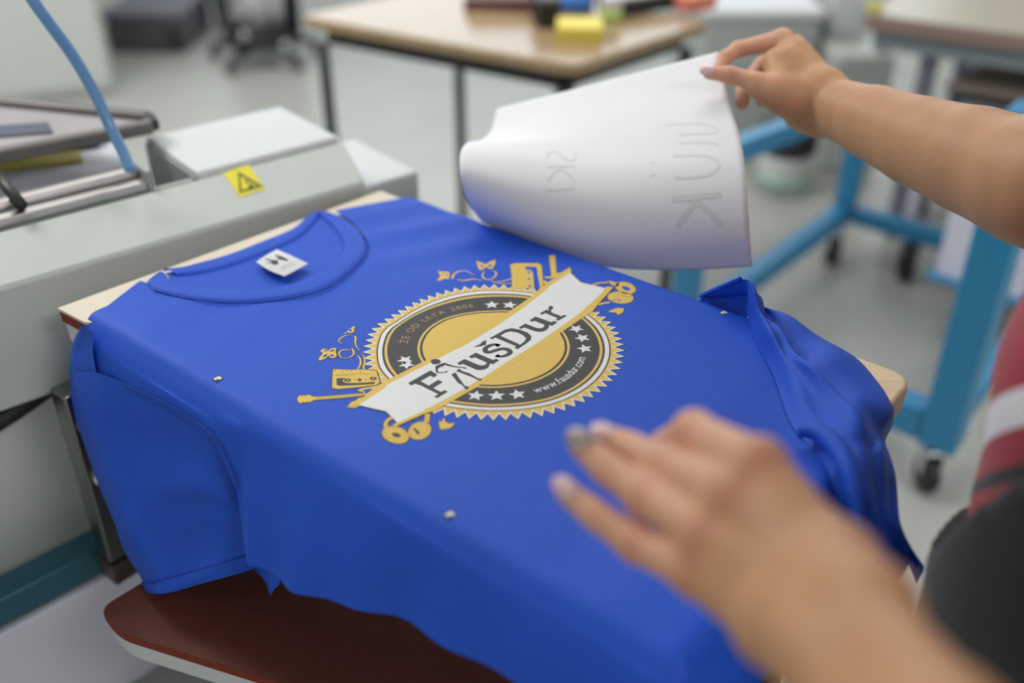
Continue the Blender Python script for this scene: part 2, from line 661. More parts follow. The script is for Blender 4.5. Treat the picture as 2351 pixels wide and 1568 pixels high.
# slanting creases towards the armpit
for i in range(nu):
    for j in range(nv):
        a, b_ = i / nu, j / nv
        k = .0042 * math.sin(2.4 * PI * (a * 1.6 + b_ * .5)) * b_ * (1 - abs(2 * a - 1) ** 2)
        k += .0030 * math.exp(-((a - .30 - .45 * (1 - b_)) / .05) ** 2) * math.sin(PI * min(1, b_ * 1.6)) - .0030 * math.exp(-((a - .62 + .18 * b_) / .06) ** 2) * b_
        P_[i, j, :2] += -V2 * k
cut = int(nu * .80)
slv = new_obj('sleeve', P_[:cut + 1].reshape(-1, 3), grid_faces(cut + 1, nv), M_SHIRT, shirt, smooth=True)
hem = P_[cut:].copy()
hem[:, :, :2] -= V2 * .0012
hm = new_obj('sleeve_hem', hem.reshape(-1, 3), grid_faces(nu - cut, nv), M_SHIRT, slv, smooth=True)
thicken(hm, .0014)
st = MB()
M_STITCH = mat('dark_blue_thread', '#203f9e', .9)
for off in (0,):
    for j in range(12, nv - 2):
        a, b_ = hem[0, j], hem[0, j + 1]
        d_ = b_ - a
        st.obox((a + b_) / 2 - np.array([*V2, 0]) * .0006, d_ * .33, np.array([0, 0, .0006]), np.array([*V2, 0]) * .0005)
st.build('hem_stitching', M_STITCH, slv)
# flap of the sleeve underside peeping out under the armpit
fl = np.array([[onsl(568, 1292, KS, .03), onsl(600, 1300, KS, .02), onsl(640, 1322, KS, .008)],
               [onsl(585, 1310, KS, .03), onsl(612, 1330, KS, .012), onsl(642, 1340, KS, .006)],
               [onsl(607, 1330, KS, .024), onsl(618, 1352, KS, .012), onsl(632, 1350, KS, .008)],
               [onsl(617, 1360, KS, .02), onsl(621, 1366, KS, .014), onsl(625, 1362, KS, .012)]])
fl = np.array([[B(*q) for q in r_] for r_ in fl])
P_ = patch(fl, 20, 16)
new_obj('sleeve_underside', P_.reshape(-1, 3), grid_faces(20, 16), M_SHIRT, slv, smooth=True)
# sleeve seam line
seam = [onsl(px, py, KS, -.0046) for px, py in ((222, 861), (262, 873), (309, 893), (352, 911), (395, 933), (445, 965), (494, 1003), (524, 1060), (548, 1120))]
MB().tube([B(*q) for q in smoothpts(seam, 40)], .0007, 6).build('sleeve_seam', M_STITCH, slv)

# neck: back panel, back collar, front rib
bk = [[onw(*p, .0022) for p in r_] for r_ in (
    [(380, 627), (455, 613), (525, 594), (605, 564), (672, 535), (712, 506), (732, 492)],
    [(405, 650), (460, 640), (535, 625), (625, 600), (700, 570), (755, 530), (770, 512)],
    [(430, 665), (480, 680), (560, 690), (650, 684), (730, 660), (795, 615), (830, 560)])]
P_ = patch([[B(*q) for q in r_] for r_ in bk], 30, 50)
new_obj('back_panel', P_.reshape(-1, 3), grid_faces(30, 50), M_SHIRT, shirt, smooth=True)
o_e = [onw(*p, .003) for p in ((373, 618), (412, 615), (455, 604), (525, 584), (602, 554), (670, 526), (702, 500), (726, 485))]
i_e = [onw(*p, .003) for p in ((408, 634), (440, 631), (480, 625), (548, 606), (615, 580), (680, 551), (715, 521), (733, 497))]


def band(o_e, i_e, h, n=60, base_w=None):
    o_s, i_s = smoothpts(o_e, n), smoothpts(i_e, n)
    g = []
    for a, b_ in zip(o_s, i_s):
        r_ = []
        for k in range(9):
            f = k / 8
            q = a * (1 - f) + b_ * f
            q = q.copy()
            q[2] += h * (math.sin(PI * f) ** .5 if 0 < f < 1 else 0) - (.002 if k in (0, 8) else 0)
            r_.append(B(*q))
        g.append(r_)
    g = np.array(g)
    return g.reshape(-1, 3), grid_faces(n, 9)


M_RIB = M_SHIRT
v_, f_ = band(o_e, i_e, .0030)
new_obj('back_collar', v_, f_, M_RIB, shirt, smooth=True)
inn = [(375, 622), (392, 640), (440, 656), (505, 666), (580, 668), (650, 657), (720, 634), (768, 600), (787, 562), (772, 528), (745, 501), (727, 488)]
out = [(335, 652), (352, 666), (405, 680), (482, 692), (563, 695), (652, 687), (742, 666), (802, 627), (842, 580), (836, 543), (800, 508), (760, 490)]
v_, f_ = band([onw(*p, .0048) for p in out], [onw(*p, .0050) for p in inn], .0026, 90)
fcol = new_obj('front_collar', v_, f_, M_RIB, shirt, smooth=True)
sm = [onw(*p, .0056) for p in out]
MB().tube([B(*q) for q in smoothpts(sm[1:], 80)], .0007, 6).build('collar_seam', M_STITCH, fcol)

# bunched hem along the far right edge
rowsB = [[(1606, 681, .004), (1609, 680, .006), (1613, 679, .006), (1617, 680, .004), (1620, 682, .002), (1623, 688, -.015)],
         [(1699, 676, .006), (1699, 641, .038), (1729, 667, .032), (1738, 694, .010), (1744, 704, .006), (1750, 716, -.02)],
         [(1714, 719, .005), (1732, 700, .028), (1755, 724, .024), (1770, 742, .009), (1812, 729, .008), (1820, 742, -.02)],
         [(1734, 784, .005), (1764, 766, .024), (1800, 776, .022), (1824, 800, .007), (1890, 776, .007), (1898, 792, -.025)],
         [(1774, 859, .005), (1802, 822, .020), (1843, 838, .025), (1866, 850, .010), (1978, 835, .006), (1988, 852, -.03)],
         [(1819, 978, .005), (1862, 925, .017), (1928, 906, .025), (1948, 916, .011), (2043, 932, .002), (2050, 952, -.04)],
         [(1878, 1043, .005), (1912, 995, .020), (1990, 985, .020), (2008, 994, .005), (2027, 1000, -.01), (2032, 1022, -.05)],
         [(1908, 1105, .003), (1945, 1060, .016), (2000, 1045, .012), (2032, 1062, -.002), (2055, 1092, -.02), (2055, 1114, -.06)],
         [(1925, 1232, -.04), (1992, 1190, -.008), (2030, 1180, -.012), (2052, 1192, -.025), (2069, 1219, -.04), (2068, 1240, -.08)],
         [(1965, 1405, -.10), (2050, 1350, -.055), (2085, 1300, -.052), (2103, 1293, -.056), (2121, 1304, -.066), (2105, 1340, -.10)]]
cg = np.array([[B(*onw(px, py, w)) for px, py, w in r_] for r_ in rowsB])
nu, nv = 120, 80
P_ = patch(cg, nu, nv)
for i in range(nu):
    for j in range(nv):
        a, b_ = i / (nu - 1), j / (nv - 1)
        k = math.sin(PI * min(1, a * 3)) if a < .16 else 1
        z = .0032 * math.sin(24 * b_ + 9 * a) * math.sin(PI * b_) * k
        z += .0028 * math.sin(38 * a + 7 * b_) * math.sin(PI * b_) ** 2 * k
        P_[i, j, 2] += z
bh = new_obj('bunched_hem', P_.reshape(-1, 3), grid_faces(nu, nv), M_SHIRT, shirt, smooth=True)
# pocket fold in the bunched cloth
rg = [(1838, 985, .022), (1852, 968, .027), (1885, 972, .030), (1925, 1005, .030), (1955, 1060, .026), (1975, 1130, .014), (1992, 1215, -.004)]
MBt = MB().tube([B(*onw(*p)) - np.array([0, 0, .009]) for p in smoothpts(rg, 40)], list(np.interp(np.linspace(0, 1, 40), [0, .15, .5, .8, 1], [.001, .006, .008, .007, .001])), 12)
MBt.build('pocket_fold', M_SHIRT, bh, smooth=True)
# hollow behind the lifted edge
cg = [[B(*onw(1608, 681, .004)), B(*onw(1650, 660, .022)), B(*onw(1690, 640, .040)), B(*onw(1704, 641, .040))],
      [B(*onw(1608, 682, .004)), B(*onw(1652, 668, .016)), B(*onw(1692, 655, .030)), B(*onw(1708, 660, .030))],
      [B(*onw(1606, 690, -.004)), B(*onw(1652, 714, -.006)), B(*onw(1700, 732, -.006)), B(*onw(1716, 736, -.004))]]
cg = np.array(cg)
cg[1, :, :2] += V2 * .006
P_ = patch(cg, 20, 30)
new_obj('lifted_edge', P_.reshape(-1, 3), grid_faces(20, 30), M_SHIRT, bh, smooth=True)
MB().tube([B(*onw(*p)) for p in smoothpts([(1606, 681, .0045), (1635, 667, .014), (1668, 653, .028), (1699, 641, .040)], 24)], [.0008] + [.0022] * 22 + [.003], 8).build('edge_roll', M_SHIRT, bh, smooth=True)

# woven neck label
cg = [[onw(588, 602, .009), onw(612, 586, .009), onw(636, 573, .008)],
      [onw(618, 621, .011), onw(645, 604, .013), onw(668, 587, .012)],
      [onw(653, 635, .009), onw(682, 620, .010), onw(708, 606, .009)]]
P_ = patch([[B(*q) for q in r_] for r_ in cg], 20, 20)
lb = new_obj('neck_label', P_.reshape(-1, 3), grid_faces(20, 20), mat('label_white', '#d6d8da', .7), shirt, smooth=True)
lab(lb, 'white woven size label with a dark emblem')
thicken(lb, .0008)

# ------------------------------------------------------------------ badge print on the shirt (flat ink, thin layers on the cloth)
INK = {'gold': mat('ink_gold', '#dcba58', .6), 'white': mat('ink_white', '#dfe2e3', .6), 'black': mat('ink_charcoal', '#37373a', .6),
       'outline': mat('ink_dark_outline', '#4a4038', .7), 'blue': M_SHIRT, 'tan': mat('ink_tan', '#b58f55', .6)}
LAYERS = {}


def lv(p, level):
    return B(p[0], p[1], WT + .00015 + .00003 * level)


def add_tris(level, ink, verts2, tris):
    vs, fs = LAYERS.setdefault((level, ink), ([], []))
    n = len(vs)
    vs += [lv(p, level) for p in verts2]
    fs += [tuple(i + n for i in t) for t in tris]


def fill(level, ink, loops):
    loops = [[np.array(p[:2]) for p in lp_] for lp_ in loops]
    flat = [p for lp_ in loops for p in lp_]
    tris = tessellate_polygon([[Vector((p[0], p[1], 0)) for p in lp_] for lp_ in loops])
    out_ = []
    for t in tris:
        a, b_, c_ = (flat[i] for i in t)
        cr = (b_[0] - a[0]) * (c_[1] - a[1]) - (b_[1] - a[1]) * (c_[0] - a[0])
        out_.append(tuple(t) if cr > 0 else tuple(reversed(t)))
    add_tris(level, ink, flat, out_)


def px2(pts):
    return [onw(x, y, WT + .0005)[:2] for x, y in pts]


def stroke(level, ink, pts, wd, closed=False):
    pts = [np.array(p[:2]) for p in pts]
    n = len(pts)
    wd = wd if hasattr(wd, '__len__') else [wd] * n
    L, Rr = [], []
    for i in range(n):
        a = pts[(i - 1) % n] if closed else pts[max(i - 1, 0)]
        b_ = pts[(i + 1) % n] if closed else pts[min(i + 1, n - 1)]
        t = b_ - a
        ln = np.linalg.norm(t)
        t = t / ln if ln > 1e-9 else np.array([1.0, 0])
        nn = np.array([-t[1], t[0]])
        L.append(pts[i] + nn * wd[i] / 2)
        Rr.append(pts[i] - nn * wd[i] / 2)
    vs = L + Rr
    m = n if closed else n - 1
    fs = []
    for i in range(m):
        j = (i + 1) % n
        fs.append((n + i, n + j, j, i))
    add_tris(level, ink, vs, fs)


def spx(level, ink, pts, wpx, n=None, closed=False, outline=None):
    """smooth stroke given in photograph pixels, width in millimetres"""
    P = np.array(pts, float)
    if n:
        P = smoothpts(P, n)
    q = px2(P)
    w = wpx
    if hasattr(w, '__len__'):
        w = np.interp(np.linspace(0, 1, len(q)), np.linspace(0, 1, len(w)), w)
        stroke(level, ink, q, [x / 1000 for x in w], closed)
        if outline:
            stroke(level - 1, 'outline', q, [(x + outline) / 1000 for x in w], closed)
    else:
        stroke(level, ink, q, w / 1000, closed)
        if outline:
            stroke(level - 1, 'outline', q, (w + outline) / 1000, closed)


def poly(level, ink, pts, outline=None, holes=()):
    q = px2(pts)
    fill(level, ink, [q] + [px2(h) for h in holes])
    if outline:
        dense = []
        for i in range(len(pts)):
            a, b_ = np.array(pts[i], float), np.array(pts[(i + 1) % len(pts)], float)
            dense += [tuple(a + (b_ - a) * f) for f in (.02, .5, .98)]
        stroke(level - 1, 'outline', px2(dense), outline / 1000, True)


CB = np.array([0.37804, 0.21196])
RB = 0.10411
T_OUT = [(-180, -.015), (-165, -.02), (-150, -.035), (-136, -.03), (-130, -.025), (-112, -.003), (-98, 0), (-55, 0), (-33, 0), (-19, -.008), (0, -.01), (20, -.012), (32, -.025),
         (45, -.018), (58, -.02), (71, -.035), (85, -.05), (98, -.048), (106, -.03), (112, -.003), (118, .008), (126, 0), (138, 0), (150, .008), (161, -.003), (180, -.015)]
T_MID = [(-180, -.015), (-150, -.035), (-130, -.028), (-110, 0), (-55, 0), (0, -.015), (20, -.04), (44, -.065), (73, -.062), (87, -.045), (103, -.015), (112, .005), (138, .003), (161, 0), (180, -.015)]
T_IN2 = [(-180, 0), (-124, 0), (-58, 0), (0, -.01), (20, -.04), (45, -.063), (60, -.05), (87, -.012), (104, -.003), (143, .003), (180, 0)]


def bp(r, th):
    """badge polar (radius in badge units, degrees, 90 = towards the neck) to board s,t"""
    ip = lambda T: np.interp(((th + 180) % 360) - 180, [a for a, _ in T], [b_ for _, b_ in T])
    o_, m_, i_ = ip(T_OUT), ip(T_MID), ip(T_IN2)
    if r <= .66:
        d = i_ * r / .66
    elif r <= .9:
        f = (r - .66) / .24
        d = i_ * (1 - f) + m_ * f
    elif r <= 1.0:
        f = (r - .9) / .1
        d = m_ * (1 - f) + o_ * f
    else:
        d = o_
    rr = (r + d) * RB
    a = math.radians(th)
    return CB + np.array([-math.sin(a), math.cos(a)]) * rr


def ring(level, ink, r0, r1, n=180):
    a_ = [bp(r0, -180 + 360 * k / n) for k in range(n)]
    b_ = [bp(r1, -180 + 360 * k / n) for k in range(n)]
    add_tris(level, ink, a_ + b_, [(k, n + k, n + (k + 1) % n, (k + 1) % n) for k in range(n)])


def zig(level, ink, tip, val, inner=.90):
    n = 72
    o_, i_ = [], []
    for k in range(n):
        th = -54.77 + 5 * k
        o_ += [bp(tip, th), bp(val, th + 2.5)]
        i_ += [bp(inner, th), bp(inner, th + 2.5)]
    m = 2 * n
    add_tris(level, ink, i_ + o_, [(k, m + k, m + (k + 1) % m, (k + 1) % m) for k in range(m)])


zig(0, 'outline', 1.150, 1.058)
zig(1, 'white', 1.133, 1.048)
zig(2, 'gold', 1.104, 1.022)
ring(3, 'outline', .90, 1.012)
ring(4, 'white', .90, 1.000)
ring(5, 'black', .90, .962)
ring(6, 'gold', .88, .942)
ring(7, 'black', .63, .918)
ring(8, 'gold', .60, .660)
ring(9, 'black', .58, .638)
ring(10, 'gold', .0, .616)

# five-pointed stars
for sx, sy, rot in ((930, 826, 0), (933.5, 836.5, 0), (1129, 699.5, 0), (1170, 700, 0), (1323, 754.5, 0), (1337, 775.5, 0), (1342.5, 800, 0), (1092, 908, 0), (1140, 908, 0), (1188, 905, 0)):
    c_ = px2([(sx, sy)])[0]
    d_ = c_ - CB
    a0 = math.atan2(d_[1], d_[0])
    if sy > 740 and sx > 1000:
        a0 += PI
    pts_ = [c_ + (.0076 if k % 2 == 0 else .0034) * np.array([math.cos(a0 + k * PI / 5), math.sin(a0 + k * PI / 5)]) for k in range(10)]
    fill(9, 'white', [pts_])


def glyph_loops(ch, bold=0.0):
    cu = bpy.data.curves.new('glyph', 'FONT')
    cu.body = ch
    cu.resolution_u = 4
    cu.offset = bold
    ob = bpy.data.objects.new('glyph', cu)
    COL.objects.link(ob)
    dg = bpy.context.evaluated_depsgraph_get()
    me = ob.evaluated_get(dg).to_mesh()
    vs = [np.array((v.co.x, v.co.y)) for v in me.vertices]
    fs = [tuple(p.vertices) for p in me.polygons]
    ob.evaluated_get(dg).to_mesh_clear()
    bpy.data.objects.remove(ob, do_unlink=True)
    bpy.data.curves.remove(cu)
    return vs, fs


def arc_text(level, ink, text, r, th0, th1, h, wx=1.0, up=1, bold=0.0, serif=False):
    """letters between two badge angles; up=1 reads along the top (heads outward), up=-1 along the bottom"""
    gl = [glyph_loops(ch, bold) if ch != ' ' else ([], []) for ch in text]
    wid = [(max(v[0] for v in g[0]) - min(v[0] for v in g[0])) * h * wx if g[0] else .30 * h * wx for g in gl]
    arc_len = abs(math.radians(th1 - th0)) * RB * r
    gap = (arc_len - sum(wid)) / (len(text) - 1)
    acc = 0
    for ch, w_, (vs, fs) in zip(text, wid, gl):
        f = (acc + w_ / 2) / arc_len
        acc += w_ + gap
        if not vs:
            continue
        th = th0 + (th1 - th0) * f
        xs = [v[0] for v in vs]
        cx = (min(xs) + max(xs)) / 2
        pts_ = []
        for v in vs:
            lx, ly = (v[0] - cx) * h * wx, (v[1] - .25) * h
            rr = r + up * ly / RB
            tt = th - up * math.degrees(lx / (RB * r))
            pts_.append(bp(rr, tt))
        out_ = []
        for t in fs:
            a, b_, c_ = (pts_[i] for i in t[:3])
            cr = (b_[0] - a[0]) * (c_[1] - a[1]) - (b_[1] - a[1]) * (c_[0] - a[0])
            out_.append(t if cr > 0 else tuple(reversed(t)))
        add_tris(level, ink, pts_, out_)
        if serif:   # slab feet
            x0, x1 = (min(xs) - cx) * h * wx, (max(xs) - cx) * h * wx
            if ch in 'wfur m':
                feet = {'w': [(x0 + .0006, .50), (x1 - .0006, .50), (0, .50)], 'f': [(0, .0)], 'u': [(x0 + .0004, .50), (x1 - .0002, .03)], 'r': [(x0 + .0006, .0)], 'm': [(x0 + .0004, 0), (0, 0), (x1 - .0004, 0)]}.get(ch, [])
                for fx, fy in feet:
                    q = []
                    for ax, ay in ((-.0011, -.03), (.0011, -.03), (.0011, .05), (-.0011, .05)):
                        lx, ly = fx + ax, (fy + ay - .25) * h
                        q.append(bp(r + up * ly / RB, th - up * math.degrees(lx / (RB * r))))
                    fill(level, ink, [q])


arc_text(9, 'white', 'www.fausdur.com', .785, -115.0, -65.0, .0122, .80, -1, .004, False)
arc_text(9, 'tan', 'ŽE OD LETA 2006', .775, 127.5, 56, .0105, 1.0, 1, -.004)

# banner
BW = [(823, 930), (884.5, 890), (887, 884.5), (936.6, 859), (988.6, 833), (1007, 822.3), (1066.7, 793.2), (1144.8, 745.8), (1203, 706), (1257, 663.5), (1259.5, 658.5), (1308.6, 626.4), (1333, 648.7), (1389.4, 661.5), (1383, 671), (1353, 700), (1345, 705), (1343, 709), (1320, 727.4),
      (1243, 781.5), (1160, 833.6), (1103.7, 870.3), (1037.8, 908.6), (984, 936.5), (977, 938.5), (973, 943), (912, 970), (886.5, 944.5)]
BY = [(797, 934), (808, 922), (826, 918), (870, 883), (912, 861), (960, 836), (988, 822), (1060, 783), (1138, 737), (1169, 715), (1211, 687), (1229, 674), (1240, 661), (1262, 645), (1278, 637), (1307.5, 613.6), (1312, 621), (1310, 626), (1333, 648), (1389.4, 661), (1392.6, 657.5), (1408, 659), (1400, 669), (1373.4, 697.6), (1360.7, 714.6), (1333, 732.7),
      (1250, 789), (1165, 844), (1093, 889.5), (1039.4, 920), (999.5, 942.3), (973.5, 950), (904.6, 981), (903, 974), (912, 970), (886.5, 944.5), (823, 930)]
poly(12, 'gold', BY)
stroke(.5, 'outline', px2(BY), .0026, True)
poly(13, 'white', BW)

# lettering on the banner
c2 = lambda L: [(900 + x / 6.53, 780 + y / 6.53) for x, y in L]
c6 = lambda L: [(860 + x / 6.53, 660 + y / 6.53) for x, y in L]
c4 = lambda L: [(1180 + x / 5.6, 700 + y / 5.6) for x, y in L]
c1 = lambda L: [(660 + x / 4.9, 720 + y / 4.9) for x, y in L]
c3 = lambda L: [(980 + x / 4.702, 570 + y / 4.702) for x, y in L]
c9 = lambda L: [(640 + x / 2.612, 540 + y / 2.612) for x, y in L]
K = 14
poly(K, 'black', c2([(240, 652), (575, 460), (682, 525), (630, 567), (572, 540), (430, 622), (552, 688), (692, 602), (762, 637), (620, 724), (730, 783), (788, 757), (842, 778), (680, 876), (626, 856), (692, 816), (540, 742), (440, 690), (345, 660), (287, 687)]))
poly(K, 'black', c2([(582, 312), (605, 295), (650, 290), (700, 295), (722, 310), (735, 335), (715, 352), (690, 364), (640, 370), (592, 363), (600, 352), (586, 340)]))
poly(K, 'black', c2([(645, 405), (690, 375), (735, 360), (780, 344), (830, 360), (930, 393), (1000, 404), (1085, 413), (1127, 422), (1112, 436), (1080, 430), (1000, 418), (930, 412), (850, 397), (800, 378), (770, 398), (725, 412), (692, 430), (685, 455), (690, 482), (740, 488), (798, 484), (806, 460), (826, 474), (845, 468), (822, 492), (750, 502), (668, 498), (655, 470)]))
poly(K, 'black', c2([(888, 522), (955, 490), (985, 545), (1040, 620), (1090, 688), (1130, 698), (1158, 715), (1138, 732), (1142, 748), (1112, 750), (1090, 725), (1040, 672), (990, 650), (945, 590)]))
poly(K, 'black', c2([(960, 475), (1000, 432), (1060, 472), (1160, 503), (1230, 543), (1290, 580), (1330, 580), (1353, 600), (1330, 616), (1280, 602), (1200, 562), (1120, 532), (1050, 504), (1000, 484)]))
poly(K, 'black', c2([(975, 354), (1085, 289), (1160, 320), (1290, 376), (1340, 388), (1390, 380), (1420, 360), (1416, 340), (1240, 262), (1195, 282), (1150, 252), (1258, 195), (1510, 303), (1562, 286), (1607, 310), (1510, 370), (1464, 355), (1464, 385), (1435, 425), (1375, 450), (1320, 456), (1265, 450), (1190, 418), (1062, 362), (1018, 382)]))
spx(K, 'black', c2([(1600, 92), (1560, 74), (1500, 78), (1430, 106), (1395, 145), (1412, 182), (1470, 186), (1555, 160), (1640, 138), (1715, 142), (1768, 170), (1765, 205), (1705, 238), (1625, 252), (1570, 236)]), [3.3, 3.6, 4.3, 4.6, 5.0, 4.6, 4.3, 4.6, 5.0, 4.6, 4.3, 3.6, 3.3], 40)
poly(K, 'black', c2([(1585, 112), (1640, 72), (1560, 56), (1540, 80)]))
poly(K, 'black', c2([(1535, 250), (1590, 216), (1625, 240), (1575, 268)]))
poly(K, 'black', c2([(1218, 112), (1325, 65), (1350, 30), (1413, 5), (1413, 72), (1350, 96)]))
poly(K, 'black', [(1123.4, 777), (1160, 756.5), (1175.5, 753.7), (1194, 757), (1212, 764), (1220, 772), (1219, 780), (1208, 789), (1189, 801.5), (1180.8, 798.6), (1185, 795), (1137, 775), (1131, 779)], holes=[[(1149, 771), (1160, 764), (1172, 761), (1188, 763.5), (1202, 770.5), (1208, 777), (1204, 784), (1194.5, 791.5)]])
poly(K, 'black', c4([(58, 293), (145, 241), (200, 262), (290, 296), (340, 302), (375, 292), (392, 272), (385, 252), (262, 205), (232, 218), (198, 200), (275, 150), (480, 222), (520, 205), (557, 225), (488, 272), (452, 258), (450, 285), (420, 325), (370, 345), (315, 347), (255, 335), (128, 290), (92, 310)]))
poly(K, 'black', c4([(328, 112), (418, 60), (445, 72), (440, 40), (462, 8), (502, 22), (510, 46), (482, 60), (476, 88), (505, 108), (612, 146), (645, 128), (685, 140), (565, 206), (535, 190), (562, 172), (402, 106), (362, 126)]))

# ornaments round the badge: left set
def butterfly(level, cx, cy, pts, wd=.9):
    poly(level, 'gold', pts, outline=1.5)


butterfly(3, 0, 0, c1([(570, 152), (600, 160), (640, 172), (668, 186), (700, 150), (735, 142), (765, 138), (750, 165), (748, 205), (715, 215), (685, 212), (665, 200), (655, 225), (625, 225), (600, 205), (585, 182)]))
poly(4, 'blue', c1([(612, 178), (640, 180), (652, 195), (630, 205), (615, 195)]))
poly(4, 'blue', c1([(690, 178), (725, 168), (722, 195), (700, 200)]))
butterfly(3, 0, 0, c1([(345, 385), (395, 382), (440, 400), (458, 420), (475, 392), (520, 382), (552, 385), (540, 420), (555, 465), (535, 495), (490, 498), (462, 470), (430, 500), (370, 525), (345, 518), (365, 480), (400, 445), (365, 415)]))
poly(4, 'blue', c1([(400, 400), (440, 412), (448, 425), (415, 418)]))
poly(4, 'blue', c1([(478, 412), (530, 395), (518, 420), (485, 428)]))
poly(4, 'blue', c1([(405, 465), (448, 448), (440, 478), (400, 492)]))
poly(4, 'blue', c1([(475, 455), (525, 460), (515, 482), (482, 475)]))
spx(3, 'gold', c1([(720, 238), (670, 238), (620, 258), (585, 285), (578, 310), (615, 338)]), [.3, 1.2, 1.6, 1.2, .4], 24, outline=.9)
spx(3, 'gold', c1([(755, 250), (768, 275), (762, 320), (775, 365), (810, 415)]), [1.6, 1.9, 1.3, .5], 20, outline=.9)
spx(3, 'gold', c1([(712, 418), (660, 402), (600, 415), (580, 450), (605, 490), (660, 500), (715, 480), (745, 445), (735, 405), (720, 385)]), [.4, 1.6, 1.6, 1.0, .6, 1.6, 1.8, .8], 44, outline=.9)
spx(3, 'gold', c1([(770, 460), (805, 485), (822, 530), (815, 580), (785, 628)]), [.4, 1.6, 1.9, 1.2], 20, outline=.9)
spx(3, 'gold', c1([(830, 440), (862, 490), (868, 550), (855, 600), (868, 630)]), [.4, 1.4, 1.9, 1.2], 20, outline=.9)
# cassette
poly(3, 'gold', c1([(512, 622), (700, 628), (860, 625), (1000, 640), (1040, 765), (1000, 800), (760, 828), (560, 845), (502, 838), (505, 720)]), outline=1.8)
poly(4, 'black', c1([(552, 725), (620, 722), (650, 722), (625, 745), (650, 775), (800, 775), (985, 765), (980, 790), (800, 800), (590, 810), (553, 800)]))
poly(5, 'gold', c1([(620, 745), (650, 725), (950, 712), (1010, 735), (985, 765), (800, 778), (670, 778), (632, 768)]))
for wx_, wy_ in ((675, 746), (965, 728)):
    poly(6, 'black', c1([(wx_ + 40 * math.cos(a), wy_ + 20 * math.sin(a)) for a in np.linspace(0, 2 * PI, 15)[:-1]]))
    poly(7, 'gold', c1([(wx_ + 14 * math.cos(a), wy_ + 8 * math.sin(a)) for a in np.linspace(0, 2 * PI, 9)[:-1]]))
poly(6, 'black', c1([(790, 730), (832, 729), (834, 757), (792, 758)]))
poly(6, 'black', c1([(752, 742), (764, 730), (764, 756)]))
poly(6, 'black', c1([(880, 726), (890, 738), (880, 752)]))
for hx, hy in ((535, 635), (668, 638), (715, 646), (822, 657), (522, 832)):
    poly(4, 'black', c1([(hx + 9 * math.cos(a), hy + 5 * math.sin(a)) for a in np.linspace(0, 2 * PI, 9)[:-1]]))
spx(4, 'outline', c1([(515, 690), (600, 682), (760, 676), (930, 678)]), .35, 8)
spx(4, 'outline', c1([(608, 632), (625, 668)]), .35)
# tape lettering (illegible small caps) as short strokes on the cassette
for k in range(9):
    x_ = 552 + k * 22
    spx(4, 'outline', c1([(x_, 697), (x_ + 6, 689), (x_ + 13, 697)] if k % 2 else [(x_, 690), (x_ + 12, 690), (x_ + 10, 697)]), .45)
# guitar
poly(3, 'gold', c1([(108, 958), (120, 930), (150, 912), (165, 925), (185, 910), (205, 925), (225, 908), (250, 912), (285, 930), (330, 932), (600, 912), (850, 892), (868, 918), (600, 945), (300, 968), (265, 985), (240, 998), (220, 985), (195, 1003), (180, 988), (150, 1008), (120, 990)]), outline=2.0)
for k in range(26):
    f = k / 25
    x_ = 330 + f * 520
    spx(4, 'outline', c1([(x_, 932 - f * 38), (x_ + 3, 964 - f * 42)]), .3)
poly(3, 'gold', c1([(665, 1052), (740, 1000), (800, 945), (900, 930), (880, 985), (800, 1040), (760, 1058)]), outline=1.6)
poly(3, 'gold', c1([(790, 855), (830, 838), (1000, 808), (1060, 790), (1010, 850), (930, 890), (900, 910), (870, 915), (850, 880), (800, 868)]), outline=1.4)
poly(4, 'blue', c1([(830, 862), (900, 845), (960, 838), (935, 868), (905, 885), (880, 905), (862, 870)]))
# headphones, lower left
H2 = lambda L: c9(L)
spx(3, 'gold', c9([(640, 1150), (645, 1120), (670, 1095), (700, 1090)]), 3.2, 14, outline=1.5)
spx(4, 'tan', c9([(645, 1145), (652, 1120), (675, 1102)]), .6, 10)


def ell(cx, cy, rx, ry, rot=0, n=32):
    c_, s_ = math.cos(rot), math.sin(rot)
    return [(cx + rx * math.cos(a) * c_ - ry * math.sin(a) * s_, cy + rx * math.cos(a) * s_ + ry * math.sin(a) * c_) for a in np.linspace(0, 2 * PI, n + 1)[:-1]]


poly(3, 'gold', c9(ell(700, 1195, 82, 50, .25)), outline=2.2)
spx(4, 'tan', c9(ell(702, 1192, 62, 36, .25)), .6, closed=True)
poly(4, 'outline', c9(ell(705, 1197, 28, 13, .2)))
poly(3, 'gold', c9(ell(845, 1170, 70, 52, -.3)), outline=2.2)
spx(4, 'tan', c9(ell(842, 1165, 52, 38, -.4)), .6, closed=True)
poly(4, 'outline', c9([(812, 1150), (850, 1185), (835, 1195), (808, 1165)]))
spx(3, 'gold', c9([(885, 1120), (890, 1090), (892, 1070)]), 4.0, 8, outline=1.5)
spx(4, 'tan', c9([(882, 1120), (886, 1085)]), .6)
poly(3, 'gold', c2([(700, 1215), (750, 1225), (765, 1175), (785, 1170), (800, 1225), (855, 1250), (940, 1240), (900, 1300), (855, 1325), (800, 1330), (740, 1348), (715, 1310)]), outline=1.4)
